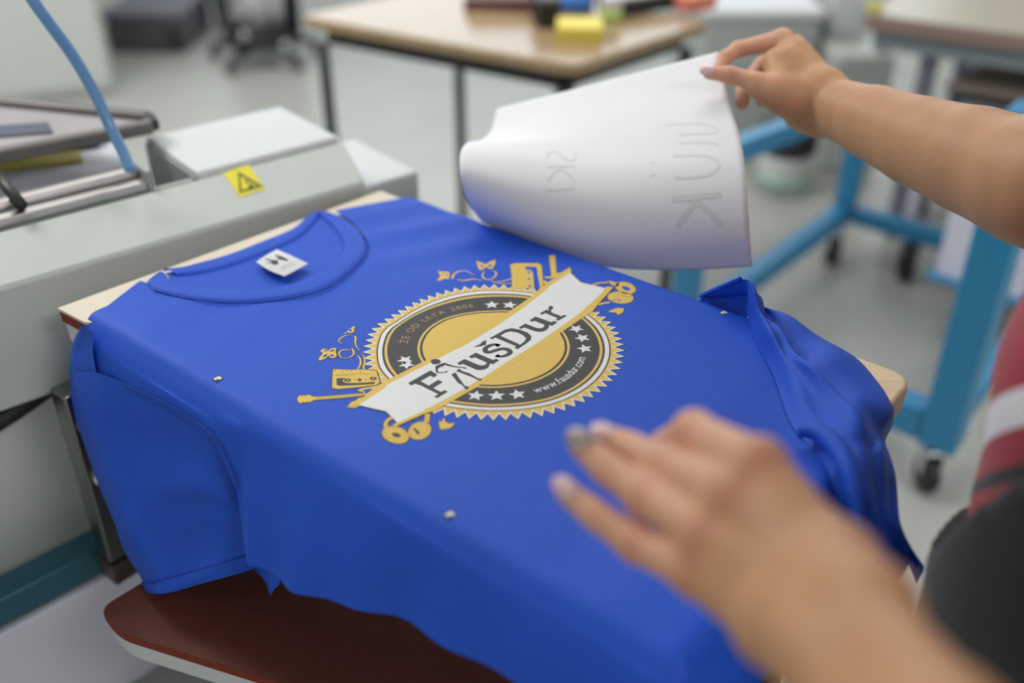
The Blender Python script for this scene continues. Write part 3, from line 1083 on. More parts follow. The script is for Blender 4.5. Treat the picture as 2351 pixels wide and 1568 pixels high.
# upper right set
poly(3, 'gold', c3([(530, 135), (570, 145), (615, 160), (640, 170), (670, 145), (745, 120), (735, 170), (715, 205), (690, 225), (640, 200), (590, 235), (555, 220), (545, 170)]), outline=.8)
poly(4, 'blue', c3([(580, 172), (612, 180), (600, 205), (585, 195)]))
poly(4, 'blue', c3([(665, 178), (705, 165), (690, 200), (668, 200)]))
poly(3, 'gold', c3([(120, 240), (165, 250), (195, 250), (240, 250), (245, 290), (235, 330), (190, 325), (150, 345), (105, 348), (145, 300)]), outline=.8)
poly(4, 'blue', c3([(165, 268), (185, 270), (180, 285), (165, 282)]))
poly(4, 'blue', c3([(205, 275), (228, 272), (225, 290), (208, 292)]))
spx(3, 'gold', c3([(275, 325), (290, 280), (350, 245), (430, 245), (510, 290)]), [2.2, 2.2, 1.6, .5], 24)
spx(3, 'gold', c3([(325, 335), (400, 345), (500, 330), (600, 345)]), [.8, 2.4, 2.0, .6], 20)
spx(3, 'gold', c3([(620, 245), (600, 290), (630, 330), (700, 325), (745, 290), (740, 250), (700, 240)]), [1.0, 2.0, 1.6, 2.0, .8], 36)
spx(3, 'gold', c3([(660, 345), (760, 360), (850, 345), (915, 325)]), [.6, 1.8, 1.6], 20)
spx(3, 'gold', c3([(700, 365), (800, 378), (915, 375)]), [.6, 1.6, 1.2], 14)
poly(3, 'gold', c3([(900, 175), (960, 158), (1080, 158), (1200, 160), (1238, 180), (1245, 260), (1255, 350), (1250, 430), (920, 430), (915, 300)]), outline=.8)
poly(4, 'blue', c3([(1062, 195), (1185, 198), (1200, 300), (1225, 430), (1160, 430), (1145, 260), (1120, 232), (1065, 225)]))
poly(5, 'gold', c3([(1062, 230), (1125, 235), (1145, 270), (1160, 430), (1090, 430)]))
for cx_, cy_ in ((1100, 255), (1105, 330), (1112, 408)):
    poly(6, 'blue', c3(ell(cx_, cy_, 15, 12, 0, 12)))
poly(3, 'gold', c3([(1318, 75), (1385, 72), (1392, 180), (1400, 265), (1450, 260), (1540, 205), (1558, 235), (1400, 345), (1260, 385), (1255, 350), (1300, 340), (1265, 305), (1345, 300)]), outline=.8)
poly(4, 'blue', c3([(1268, 315), (1310, 322), (1385, 318), (1340, 340), (1335, 368), (1295, 360)]))
poly(3, 'gold', c3(ell(2145, 425, 112, 62, .25)), outline=.8)
poly(4, 'blue', c3(ell(2150, 430, 48, 20, .3, 18)))
poly(3, 'gold', c3([(1955, 345), (2020, 360), (2080, 375), (2060, 410), (1990, 390)]), outline=.8)
poly(3, 'gold', c3(ell(2090, 530, 140, 64, .08)), outline=.8)
spx(4, 'blue', c3([(1985, 572), (2040, 550), (2080, 545)]), 1.2, 8)
spx(4, 'blue', c3([(2060, 500), (2130, 508), (2200, 530)]), .6, 8)
poly(4, 'blue', c3(ell(2082, 562, 12, 8, 0, 10)))
spx(3, 'gold', c3([(1790, 395), (1850, 375), (1960, 365)]), 2.6, 10, outline=.8)
spx(3, 'gold', c3([(1850, 605), (1900, 592), (1975, 580)]), 3.2, 8, outline=.8)
spx(3, 'gold', c3([(1895, 480), (1940, 440), (2010, 420)]), 2.0, 8, outline=.8)
poly(3, 'gold', c3([(1955, 680), (2000, 660), (2055, 640), (2130, 645), (2115, 690), (2065, 718), (2040, 690), (1990, 688)]), outline=.8)
# registration marks at the sheet corners
for mx, my in ((500, 868), (1033, 1180), (1662, 717)):
    c_ = px2([(mx, my)])[0]
    fill(1, 'outline', [[c_ + np.array(q) * .0046 for q in ((-.8, -.8), (.7, -.9), (.8, .7), (-.6, .9))]])
    fill(2, 'white', [[c_ + np.array(q) * .0034 for q in ((-.8, -.8), (.2, -.9), (.1, -.1), (.9, 0), (.8, .7), (-.6, .9))]])

NAMES = {'gold': 'gold_print', 'white': 'white_print', 'black': 'charcoal_print', 'outline': 'outline_print', 'blue': 'blue_knockout', 'tan': 'tan_print'}
byink = {}
for (level, ink), (vs, fs) in LAYERS.items():
    V_, F_ = byink.setdefault(ink, ([], []))
    n = len(V_)
    V_ += vs
    F_ += [tuple(i + n for i in t) for t in fs]
PLAB = {'gold': 'gold ink of the round badge, banner edge and ornaments', 'white': 'white ink of the zigzag rim, banner and stars', 'black': 'charcoal ink of the lettering and ring'}
for ink, (vs, fs) in byink.items():
    o = new_obj(NAMES[ink], vs, fs, INK[ink], shirt)
    if ink in ('tan', 'blue', 'outline'):
        o['kind'] = 'stuff'
    if ink in PLAB:
        lab(o, PLAB[ink])

# emblem and text bars on the neck label
LBM = []
lbm = MB()


def label_poly(pts, z=.0142):
    q = [B(*onw(x, y, z)) for x, y in pts]
    lbm.add(q, [tuple(range(len(q)))])


cl = lambda L: [(570 + x / 14.69, 550 + y / 14.69) for x, y in L]
label_poly(cl([(870, 515), (960, 510), (1180, 590), (1360, 680), (1250, 690), (1100, 640), (980, 640), (1020, 590)]))
label_poly(cl([(510, 650), (620, 645), (800, 685), (990, 700), (1010, 800), (800, 800), (770, 730), (640, 690)]))
lbm.build('label_emblem', mat('label_charcoal', '#3c4440', .8), lb)
lbm = MB()
for x0_, y0_ in ((1090, 900), (1150, 870), (1215, 845), (1280, 815), (1350, 790), (1430, 760), (1510, 730)):
    label_poly(cl([(x0_, y0_), (x0_ + 40, y0_ - 12), (x0_ + 60, y0_ + 10), (x0_ + 25, y0_ + 28)]), .0140)
lbm.build('label_text', mat('label_grey', '#a9b2ad', .8), lb)['kind'] = 'stuff'

# ------------------------------------------------------------------ transfer paper being peeled off
pcols = [  # left edge, top to bottom
    [(1140, 250, 1.20), (1127, 298, 1.165), (1104, 321, 1.13), (1072, 328, 1.095), (1057, 352, 1.07), (1058, 402, 1.06), (1073, 462, 1.085), (1107, 510, 1.135)],
    [(1266, 218, 1.185), (1258, 262, 1.155), (1243, 303, 1.12), (1226, 330, 1.088), (1212, 372, 1.062), (1212, 440, 1.05), (1222, 516, 1.068), (1252, 578, 1.105)],
    [(1394, 185, 1.165), (1392, 232, 1.14), (1384, 282, 1.108), (1374, 330, 1.078), (1366, 390, 1.048), (1366, 462, 1.036), (1372, 545, 1.046), (1392, 613, 1.072)],
    [(1522, 152, 1.145), (1526, 204, 1.122), (1530, 260, 1.092), (1530, 322, 1.062), (1530, 392, 1.032), (1532, 470, 1.020), (1540, 552, 1.024), (1560, 620, 1.044)],
    [(1650, 119, 1.125), (1660, 178, 1.102), (1677, 245, 1.072), (1698, 312, 1.042), (1711, 388, 1.016), (1717, 468, 1.004), (1722, 545, 1.004), (1727, 612, 1.018)]]
cgp = np.array([[at_d(*p) for p in c] for c in pcols])      # 5 x 8
NPU, NPV = 50, 70
P_ = patch(cgp, NPU, NPV)
M_PAPER = mat('transfer_paper', '#ecedf2', .55)
pap = new_obj('transfer_paper', P_.reshape(-1, 3), grid_faces(NPU, NPV), M_PAPER, None, smooth=True)
tag(pap, 'large white transfer sheet peeled up from the blue shirt, faint writing showing through', 'paper')
thicken(pap, .0003)


def paper_at(px, py, it=8):
    """paper coordinates (a, b) whose projection is the pixel"""
    best, ba = 1e9, (0, 0)
    d = P_ - np.array([0, 0, CAM_H])
    dep = d[:, :, 1] * CP - d[:, :, 2] * SP
    up = d[:, :, 1] * SP + d[:, :, 2] * CP
    X = 1175.5 + F_PX * d[:, :, 0] / dep
    Y = 784 - F_PX * up / dep
    e = (X - px) ** 2 + (Y - py) ** 2
    i, j = np.unravel_index(np.argmin(e), e.shape)
    return X, Y, i, j


dP = P_ - np.array([0, 0, CAM_H])
dep_ = dP[:, :, 1] * CP - dP[:, :, 2] * SP
PXm = 1175.5 + F_PX * dP[:, :, 0] / dep_
PYm = 784 - F_PX * (dP[:, :, 1] * SP + dP[:, :, 2] * CP) / dep_


def on_paper(px, py):
    e = (PXm - px) ** 2 + (PYm - py) ** 2
    i, j = np.unravel_index(np.argmin(e), e.shape)
    i = int(np.clip(i, 1, NPU - 2)); j = int(np.clip(j, 1, NPV - 2))
    # local linear solve
    J = np.array([[(PXm[i + 1, j] - PXm[i - 1, j]) / 2, (PXm[i, j + 1] - PXm[i, j - 1]) / 2], [(PYm[i + 1, j] - PYm[i - 1, j]) / 2, (PYm[i, j + 1] - PYm[i, j - 1]) / 2]])
    du = np.linalg.solve(J, np.array([px - PXm[i, j], py - PYm[i, j]]))
    du = np.clip(du, -1.5, 1.5)
    a_, b_ = (P_[i + 1, j] - P_[i - 1, j]) / 2, (P_[i, j + 1] - P_[i, j - 1]) / 2
    nrm = np.cross(a_, b_)
    nrm /= np.linalg.norm(nrm)
    q = P_[i, j] + du[0] * a_ + du[1] * b_
    view = np.array([0, 0, CAM_H]) - q
    if nrm @ view < 0:
        nrm = -nrm
    return q, nrm


wr = MB()


def scribble(pts, wd, n=18, smooth=True):
    P = smoothpts(pts, n) if smooth else np.array(sum([[tuple(np.array(a) + (np.array(b_) - np.array(a)) * f) for f in np.linspace(0, 1, 8)] for a, b_ in zip(pts[:-1], pts[1:])], []))
    Q = [on_paper(*p) for p in P]
    vs, fs = [], []
    for k in range(len(Q)):
        q, nn = Q[k]
        t = Q[min(k + 1, len(Q) - 1)][0] - Q[max(k - 1, 0)][0]
        sd = np.cross(nn, t)
        sd /= np.linalg.norm(sd) + 1e-9
        vs += [q + nn * .00035 + sd * wd / 2, q + nn * .00035 - sd * wd / 2]
    for k in range(len(Q) - 1):
        fs.append((2 * k, 2 * k + 1, 2 * k + 3, 2 * k + 2))
    wr.add(vs, fs)


cp_ = lambda L: [(1200 + x / 4.354, 260 + y / 4.354) for x, y in L]
scribble(cp_([(250, 440), (270, 395), (330, 385), (400, 440), (470, 480), (530, 450), (530, 400)]), .0022)
scribble(cp_([(235, 540), (520, 528)]), .0022, 8)
scribble(cp_([(255, 680), (300, 610), (370, 570), (450, 600), (520, 680)]), .0022, 20)
scribble(cp_([(225, 775), (520, 752)]), .0022, 8)
scribble(cp_([(1490, 860), (1980, 815)]), .0060, 10)
scribble(cp_([(1540, 1140), (1600, 1050), (1720, 895)]), .0062, 10)
scribble(cp_([(1740, 885), (1860, 980), (1990, 1120)]), .0062, 10)
scribble(cp_([(1500, 430), (1700, 420), (1870, 435), (1965, 520), (1870, 615), (1700, 640), (1510, 650)]), .0036, 30)
scribble(cp_([(1560, 300), (1850, 295), (1960, 320)]), .0022, 14)
scribble(cp_([(1420, 120), (1700, 105), (1900, 130), (1960, 180), (1850, 205), (1560, 215)]), .0012, 24)
scribble(cp_([(1265, 500), (1330, 490)]), .0020, 4)
scribble(cp_([(1265, 630), (1330, 610)]), .0024, 4)
wr.build('show_through_writing', mat('faint_pencil', '#dfe0e4', .6), pap)['kind'] = 'stuff'

# ------------------------------------------------------------------ person: implicit-surface body
def surf_nets(D, org, h):
    """naive surface nets of a signed-distance grid"""
    S = D < 0
    nx, ny, nz = D.shape
    c = np.zeros((nx - 1, ny - 1, nz - 1), int)
    for dx in (0, 1):
        for dy in (0, 1):
            for dz in (0, 1):
                c += S[dx:nx - 1 + dx, dy:ny - 1 + dy, dz:nz - 1 + dz]
    act = (c > 0) & (c < 8)
    idx = -np.ones(act.shape, int)
    ids = np.argwhere(act)
    idx[act] = np.arange(len(ids))
    acc = np.zeros((len(ids), 3)); cnt = np.zeros(len(ids))
    corners = [(dx, dy, dz) for dx in (0, 1) for dy in (0, 1) for dz in (0, 1)]
    vals = {k: D[ids[:, 0] + k[0], ids[:, 1] + k[1], ids[:, 2] + k[2]] for k in corners}
    for a in corners:
        for ax in range(3):
            if a[ax] == 0:
                b_ = list(a); b_[ax] = 1; b_ = tuple(b_)
                va, vb = vals[a], vals[b_]
                m = (va < 0) != (vb < 0)
                f = np.where(m, va / np.where(m, va - vb, 1), 0)
                p = np.tile(np.array(a, float), (len(ids), 1))
                p[:, ax] += f
                acc[m] += p[m]; cnt[m] += 1
    V = (ids + acc / cnt[:, None]) * h + org
    F = []
    for ax in range(3):
        o1, o2 = [(1, 2), (2, 0), (0, 1)][ax]
        sl0 = [slice(None)] * 3; sl1 = [slice(None)] * 3
        sl0[ax] = slice(0, -1); sl1[ax] = slice(1, None)
        A, Bb = S[tuple(sl0)], S[tuple(sl1)]
        e = np.argwhere(A != Bb)
        ok = (e[:, o1] > 0) & (e[:, o2] > 0) & (e[:, o1] < D.shape[o1] - 1) & (e[:, o2] < D.shape[o2] - 1)
        e = e[ok]
        u1 = np.zeros(3, int); u1[o1] = 1
        u2 = np.zeros(3, int); u2[o2] = 1
        q = [e - u1 - u2, e - u2, e, e - u1]
        Q = np.stack([idx[k[:, 0], k[:, 1], k[:, 2]] for k in q], 1)
        flip = ~A[e[:, 0], e[:, 1], e[:, 2]]
        Q[flip] = Q[flip][:, ::-1]
        F.append(Q)
    F = np.concatenate(F)
    F = F[(F >= 0).all(1)]
    return V, F


def relax(V, F, wgt, n):
    """even out small ripples where wgt > 0"""
    E_ = np.concatenate([F[:, [0, 1]], F[:, [1, 2]], F[:, [2, 3]], F[:, [3, 0]]])
    E_ = np.concatenate([E_, E_[:, ::-1]])
    deg = np.bincount(E_[:, 0], minlength=len(V)).astype(float)[:, None]
    deg[deg == 0] = 1
    for it in range(n):
        lam = .55 if it % 2 == 0 else -.50
        S_ = np.stack([np.bincount(E_[:, 0], V[E_[:, 1], k], minlength=len(V)) for k in range(3)], 1) / deg
        V = V + lam * wgt[:, None] * (S_ - V)
    return V


class SDF:
    def __init__(self, lo, hi, h):
        self.h = h
        self.lo = np.array(lo, float)
        n = np.ceil((np.array(hi) - self.lo) / h).astype(int) + 1
        self.D = np.full(tuple(n), 1.0, np.float32)

    def cap(self, a, b, ra, rb, k=.004, m=.03):
        a, b = np.array(a, float), np.array(b, float)
        R = max(ra, rb) + m
        l = np.maximum(((np.minimum(a, b) - R - self.lo) / self.h).astype(int), 0)
        u = np.minimum(((np.maximum(a, b) + R - self.lo) / self.h).astype(int) + 2, self.D.shape)
        if (u <= l).any():
            return
        ax = [self.lo[i] + self.h * np.arange(l[i], u[i]) for i in range(3)]
        X, Y, Z = np.meshgrid(*ax, indexing='ij')
        ba = b - a
        L2 = ba @ ba + 1e-12
        t = np.clip(((X - a[0]) * ba[0] + (Y - a[1]) * ba[1] + (Z - a[2]) * ba[2]) / L2, 0, 1)
        d = np.sqrt((X - a[0] - t * ba[0]) ** 2 + (Y - a[1] - t * ba[1]) ** 2 + (Z - a[2] - t * ba[2]) ** 2) - (ra + (rb - ra) * t)
        self._mix(l, u, d, k)

    def ell(self, c, A, rad, k=.01, m=.05):
        """ellipsoid; A rows are the axes"""
        c = np.array(c, float); A = np.array(A, float)
        R = max(rad) + m
        l = np.maximum(((c - R - self.lo) / self.h).astype(int), 0)
        u = np.minimum(((c + R - self.lo) / self.h).astype(int) + 2, self.D.shape)
        if (u <= l).any():
            return
        ax = [self.lo[i] + self.h * np.arange(l[i], u[i]) for i in range(3)]
        G = np.stack(np.meshgrid(*ax, indexing='ij'), -1) - c
        L = G @ A.T
        k0 = np.sqrt(((L / rad) ** 2).sum(-1))
        k1 = np.sqrt(((L / np.array(rad) ** 2) ** 2).sum(-1)) + 1e-9
        self._mix(l, u, k0 * (k0 - 1) / k1, k)

    def _mix(self, l, u, d, k):
        sl = tuple(slice(l[i], u[i]) for i in range(3))
        o = self.D[sl]
        hh = np.clip(.5 + .5 * (o - d) / k, 0, 1)
        self.D[sl] = o * (1 - hh) + d * hh - k * hh * (1 - hh)

    def mesh(self):
        return surf_nets(self.D, self.lo, self.h)


def chain(sd, pts, k):
    for (a, ra), (b, rb) in zip(pts[:-1], pts[1:]):
        sd.cap(a, b, ra, rb, k)


def J(px, py, d, rmm):
    return (at_d(px, py, d), rmm / 1000)


FING = []
BLUSH = []     # redder spots: knuckles and finger tips
VEIN = []
# --- left hand, hovering over the near corner of the shirt
LH = {
    'pinky': [J(1304, 1131, .535, 6.8), J(1366, 1182, .526, 8.1), J(1462, 1250, .512, 9.2), J(1600, 1314, .480, 11.4)],
    'ring': [J(1336, 1023, .545, 7.4), J(1396, 1078, .535, 8.9), J(1482, 1138, .518, 10.4), J(1630, 1228, .474, 12.4)],
    'middle': [J(1392, 1004, .560, 7.4), J(1448, 1030, .550, 9.2), J(1526, 1070, .530, 11.2), J(1684, 1142, .472, 12.8)],
    'index': [J(1480, 1085, .590, 7.6), J(1530, 1022, .572, 9.0), J(1594, 992, .538, 11.2), J(1740, 1070, .474, 13)],
    'thumb': [J(1590, 1180, .580, 8.5), J(1660, 1190, .560, 9.5), J(1755, 1220, .520, 11.0), J(1880, 1320, .450, 14.0)]}
WR = [J(1892, 1502, .390, 15.5), J(1984, 1398, .390, 15)]
BASE = {'pinky': J(1785, 1440, .425, 14.5), 'ring': J(1832, 1395, .424, 15), 'middle': J(1880, 1350, .425, 15.5), 'index': J(1922, 1302, .428, 15.5)}
EL_L = np.array([.130, .055, 1.105])
SH_L = np.array([.34, .28, 1.23])
allp = [p for c in LH.values() for p, r in c] + [EL_L, SH_L]
lo, hi = np.min(allp, 0) - .07, np.max(allp, 0) + .07
sd = SDF(lo, hi, .0023)
# palm first
prev = None
for f in ('pinky', 'ring', 'middle', 'index'):
    m_, b_ = LH[f][-1], BASE[f]
    sd.cap(m_[0], b_[0], m_[1], b_[1], .012)
for a_, b_ in (('pinky', 'ring'), ('ring', 'middle'), ('middle', 'index')):
    sd.cap(LH[a_][-1][0], LH[b_][-1][0], .0095, .0095, .008)
vd = np.array([0, .5, -.8])   # palm flesh lies on the far side
pm = np.mean([LH[f][-1][0] for f in ('ring', 'middle')] + [BASE['middle'][0]], 0) + at_d(1750, 1250, .53) - at_d(1750, 1250, .51)
sd.cap(LH['ring'][-1][0] * .5 + BASE['ring'][0] * .5 + (at_d(1700, 1300, .51) - at_d(1700, 1300, .497)), BASE['middle'][0] + (at_d(1880, 1350, .435) - at_d(1880, 1350, .425)), .017, .018, .014)
for b_ in BASE.values():
    for w_ in WR:
        sd.cap(b_[0], w_[0], b_[1], w_[1], .012)
ax_arm = (EL_L - (WR[0][0] + WR[1][0]) / 2)
arm_len = np.linalg.norm(ax_arm)
ax_arm /= arm_len
sidev = (WR[1][0] - WR[0][0]); sidev /= np.linalg.norm(sidev)
mid0 = (WR[0][0] + WR[1][0]) / 2
for sg, w_ in ((-1, WR[0]), (1, WR[1])):
    q1 = mid0 + ax_arm * .08 + sidev * sg * .010
    q2 = mid0 + ax_arm * .16 + sidev * sg * .010
    sd.cap(w_[0], q1, w_[1], .0185, .012)
    sd.cap(q1, q2, .0185, .027, .012)
    sd.cap(q2, EL_L, .027, .034, .02)
sd.cap(at_d(1930, 1500, .372), WR[0][0], .0095, .014, .010)   # ulna head
sd.cap(EL_L, SH_L, .037, .046, .03, .06)
for f in ('pinky', 'ring', 'middle', 'index'):
    c = LH[f]
    t2 = SDF(lo, hi, .0023) if False else None
    chain(sd, c[::-1], .0026)
    # knuckle and joint swellings
    sd.cap(c[2][0], c[2][0] + 1e-5, c[2][1] * 1.07, c[2][1] * 1.07, .004)
    up_ = np.array([0, 0, CAM_H]) - c[3][0]; up_ /= np.linalg.norm(up_)
    sd.cap(c[3][0] + up_ * .0022, c[3][0] + up_ * .0022 + 1e-5, c[3][1] * 1.0, c[3][1], .006)
    BLUSH += [(c[3][0] + up_ * c[3][1], .013, .75), (c[2][0] + up_ * c[2][1], .009, .7)]
    FING.append([p for p, r in c])
    # extensor tendon
    sd.cap(c[3][0] + up_ * c[3][1] * .62, BASE[f][0] + up_ * BASE[f][1] * .70, .0046, .004, .006)
    VEIN.append((c[3][0] * .5 + BASE[f][0] * .5 + up_ * .010 + (BASE['pinky'][0] - BASE['index'][0]) * .12, .012))
c = LH['thumb']
chain(sd, c[::-1], .006)
VL, FL = sd.mesh()
VL = relax(VL, FL, np.clip(((VL - mid0) @ ax_arm + .02) / .05, 0, 1), 120)

# --- right hand holding the paper corner
RH = {
    'thumb': [J(1629, 167, 1.080, 7.6), J(1676, 172, 1.073, 9.0), J(1738, 188, 1.066, 10.5), J(1818, 228, 1.060, 15)],
    'index': [J(1650, 158, 1.110, 6.8), J(1664, 133, 1.118, 7.8), J(1694, 113, 1.126, 8.6), J(1797, 91, 1.105, 11.5)],
    'middle': [J(1703, 236, 1.125, 8.2), J(1708, 200, 1.150, 8.8), J(1748, 150, 1.165, 9.2), J(1826, 108, 1.128, 11.5)],
    'ring': [J(1750, 232, 1.130, 7.6), J(1752, 212, 1.155, 8.4), J(1790, 175, 1.170, 9.0), J(1848, 130, 1.145, 11)],
    'pinky': [J(1800, 238, 1.130, 6.8), J(1800, 222, 1.150, 7.4), J(1825, 195, 1.170, 8.2), J(1862, 155, 1.155, 10)]}
BASE_R = {'index': J(1880, 200, 1.072, 16), 'middle': J(1884, 212, 1.086, 16), 'ring': J(1884, 232, 1.098, 15), 'pinky': J(1880, 255, 1.108, 14)}
WRR = [J(1895, 220, 1.070, 22), J(1890, 258, 1.074, 21)]
EL_R = at_d(2410, 430, .84)
SH_R = np.array([.60, .62, 1.275])
allp = [p for c in RH.values() for p, r in c] + [EL_R, SH_R]
lo, hi = np.min(allp, 0) - .07, np.max(allp, 0) + .07
sd = SDF(lo, hi, .0026)
for f in ('pinky', 'ring', 'middle', 'index'):
    m_, b_ = RH[f][-1], BASE_R[f]
    sd.cap(m_[0], b_[0], m_[1], b_[1], .014)
for a_, b_ in (('pinky', 'ring'), ('ring', 'middle'), ('middle', 'index')):
    sd.cap(RH[a_][-1][0], RH[b_][-1][0], .0085, .0085, .008)
# thenar pad, web and heel of the hand
sd.cap(at_d(1790, 205, 1.066), at_d(1878, 238, 1.066), .018, .020, .014)
sd.cap(at_d(1738, 200, 1.068), at_d(1800, 222, 1.064), .0125, .0175, .012)
sd.cap(at_d(1800, 140, 1.085), at_d(1850, 195, 1.080), .0155, .019, .014)
sd.cap(at_d(1775, 142, 1.088), at_d(1790, 172, 1.076), .0125, .0135, .010)
sd.cap(at_d(1836, 128, 1.10), at_d(1868, 175, 1.09), .0150, .017, .012)
sd.cap(at_d(1832, 272, 1.090), at_d(1890, 266, 1.083), .013, .016, .012)
sd.cap(at_d(1790, 232, 1.075), at_d(1850, 262, 1.075), .011, .016, .014)
for b_ in BASE_R.values():
    for w_ in WRR:
        sd.cap(b_[0], w_[0], b_[1], w_[1], .014)
ST_ = [J(1893, 238, 1.070, 27), J(1945, 258, 1.045, 31.5), J(2005, 281, 1.018, 37), J(2115, 327, .966, 43), J(2235, 368, .912, 48.5), J(2351, 410, .862, 52), (EL_R, .051)]
for (p0_, r0_), (p1_, r1_) in zip(ST_[:-1], ST_[1:]):
    sd.cap(p0_, p1_, r0_, r1_, .004, .06)
sd.cap(EL_R, SH_R, .043, .050, .03, .06)
for f in ('index', 'middle', 'ring', 'pinky', 'thumb'):
    c = RH[f]
    chain(sd, c[::-1], .0045)
    up_ = np.array([0, 0, CAM_H]) - c[3][0]; up_ /= np.linalg.norm(up_)
    BLUSH += [(c[1][0], .014, .5), (c[2][0], .014, .35)]
    FING.append([p for p, r in c])
VR, FR = sd.mesh()
axr = EL_R - ST_[0][0]; axr /= np.linalg.norm(axr)
VR = relax(VR, FR, np.clip(((VR - ST_[0][0]) @ axr + .055) / .05, 0, 1), 260)

# --- torso, neck, head, legs (coarser)
UD = np.array([*U2, 0.0])       # she faces -UD across the board end
VD = np.array([*V2, 0.0])


def tc(hz):
    base = np.array([.455, .50])
    lean = -max(0.0, hz - 1.06) * .55 + .028 * min(1.0, max(0.0, (hz - .88) / .09))
    return np.array([*(base - U2 * lean), hz])


tor = SDF((-.20, .05, 0.0), (.95, 1.05, 1.75), .0085)
for hz0, hz1, wx0, wx1 in ((.78, .88, .095, .095), (.88, 1.0, .090, .080), (1.0, 1.12, .080, .092), (1.12, 1.24, .092, .075)):
    for sg in (-1, -.35, .35, 1):
        sp = .072 if hz1 < 1.2 else .085
        tor.cap(tc(hz0) + VD * sp * sg, tc(hz1) + VD * sp * sg, wx0, wx1, .04, .08)
chest = tc(1.25)
for S_, in ((SH_L,), (SH_R,)):
    tor.cap(chest, S_, .07, .055, .04, .08)
nk = chest - UD * .03 + np.array([0, 0, .10])
tor.cap(chest, nk, .055, .050, .03, .06)
hd = nk - UD * .055 + np.array([0, 0, .115])
FW, SD_ = -UD * .90 + np.array([0, 0, -.43]), VD
FW = FW / np.linalg.norm(FW)
UPH = np.cross(SD_, FW)
if UPH[2] < 0:
    UPH = -UPH
hp = lambda f, s_, u_: hd + FW * f + SD_ * s_ + UPH * u_
tor.ell(hp(-.008, 0, .015), [FW, SD_, UPH], (.094, .074, .102), .02)
tor.cap(hp(.045, 0, -.035), hp(.052, 0, -.085), .046, .026, .03)
tor.cap(nk, hp(-.01, 0, -.05), .050, .055, .03)
tor.cap(hp(.088, 0, .012), hp(.106, 0, -.022), .008, .0125, .012)
for sg in (-1, 1):
    tor.ell(hp(-.005, sg * .077, -.01), [FW, SD_, UPH], (.018, .008, .030), .008)
    tor.ell(hp(.074, sg * .031, .012), [FW, SD_, UPH], (.012, .014, .010), .008)
tor.cap(hp(.086, -.018, -.052), hp(.086, .018, -.052), .007, .007, .010)
hipc = tc(.86)
legs = {-1: [hipc - VD * .085, np.array([.285, .505, .46]), np.array([.33, .44, .08])], 1: [hipc + VD * .09, np.array([.47, .66, .47]), np.array([.53, .60, .08])]}
for sg, (a_, b_, c_) in legs.items():
    tor.cap(np.array([*a_[:2], .84]), b_, .080, .055, .04, .08)
    tor.cap(b_, c_, .054, .036, .03, .06)
VT, FT = tor.mesh()

bv = np.concatenate([VL, VR, VT])
bf = np.concatenate([FL, FR + len(VL), FT + len(VL) + len(VR)])
person = thing('person', 'person in red striped sweater and black trousers lifting the white sheet, other hand over shirt', 'person', (*hipc[:2], 0))
M_SKIN = mat('skin', '#c2926b', .48, noise=.06, nscale=45, sss=.12, spec=.35)
ntk = M_SKIN.node_tree
bs_ = ntk.nodes['Principled BSDF']
old = bs_.inputs['Base Color'].links[0].from_socket
at_ = ntk.nodes.new('ShaderNodeAttribute'); at_.attribute_name = 'blush'
mx = ntk.nodes.new('ShaderNodeMix'); mx.data_type = 'RGBA'
ntk.links.new(at_.outputs['Fac'], mx.inputs['Factor'])
at4 = ntk.nodes.new('ShaderNodeAttribute'); at4.attribute_name = 'pink'
mxp = ntk.nodes.new('ShaderNodeMix'); mxp.data_type = 'RGBA'
ntk.links.new(at4.outputs['Fac'], mxp.inputs['Factor']); ntk.links.new(old, mxp.inputs['A'])
mxp.inputs['B'].default_value = (*hexc('#e2ac94'), 1)  # finger tone: pinker skin, plus lightening painted in for weak light
ntk.links.new(mxp.outputs['Result'], mx.inputs['A'])
mx.inputs['B'].default_value = (*hexc('#c97f66'), 1)
ntk.links.new(mx.outputs['Result'], bs_.inputs['Base Color'])
nbm = ntk.nodes.new('ShaderNodeTexNoise'); nbm.inputs['Scale'].default_value = 320
tck = ntk.nodes.new('ShaderNodeTexCoord'); ntk.links.new(tck.outputs['Object'], nbm.inputs['Vector'])
bpk = ntk.nodes.new('ShaderNodeBump'); bpk.inputs['Strength'].default_value = .12; bpk.inputs['Distance'].default_value = .001
ntk.links.new(nbm.outputs['Fac'], bpk.inputs['Height']); ntk.links.new(bpk.outputs['Normal'], bs_.inputs['Normal'])
body = new_obj('body', bv, bf, M_SKIN, person, smooth=True)
blu = np.zeros(len(bv))
for p, r, k in BLUSH:
    d2 = ((bv - p) ** 2).sum(1)
    blu = np.maximum(blu, k * .8 * np.exp(-d2 / (r * r)))
pk = np.zeros(len(bv))
for c in FING:
    for a_, b_ in zip(c[:-1], c[1:]):
        ba = b_ - a_
        t_ = np.clip(((bv - a_) @ ba) / (ba @ ba), 0, 1)
        dd_ = np.linalg.norm(bv - a_ - t_[:, None] * ba, axis=1)
        pk = np.maximum(pk, .75 * np.exp(-(dd_ / .016) ** 4))
at3 = body.data.attributes.new('pink', 'FLOAT', 'POINT')
at3.data.foreach_set('value', pk.astype(np.float32))
at2 = body.data.attributes.new('blush', 'FLOAT', 'POINT')
at2.data.foreach_set('value', blu.astype(np.float32))

# nails
M_NAIL = mat('nail_pale_pink', '#dcb9bb', .2, coat=.6)
M_NAILS = mat('nail_silver', '#a79a92', .25, .35, coat=.6)


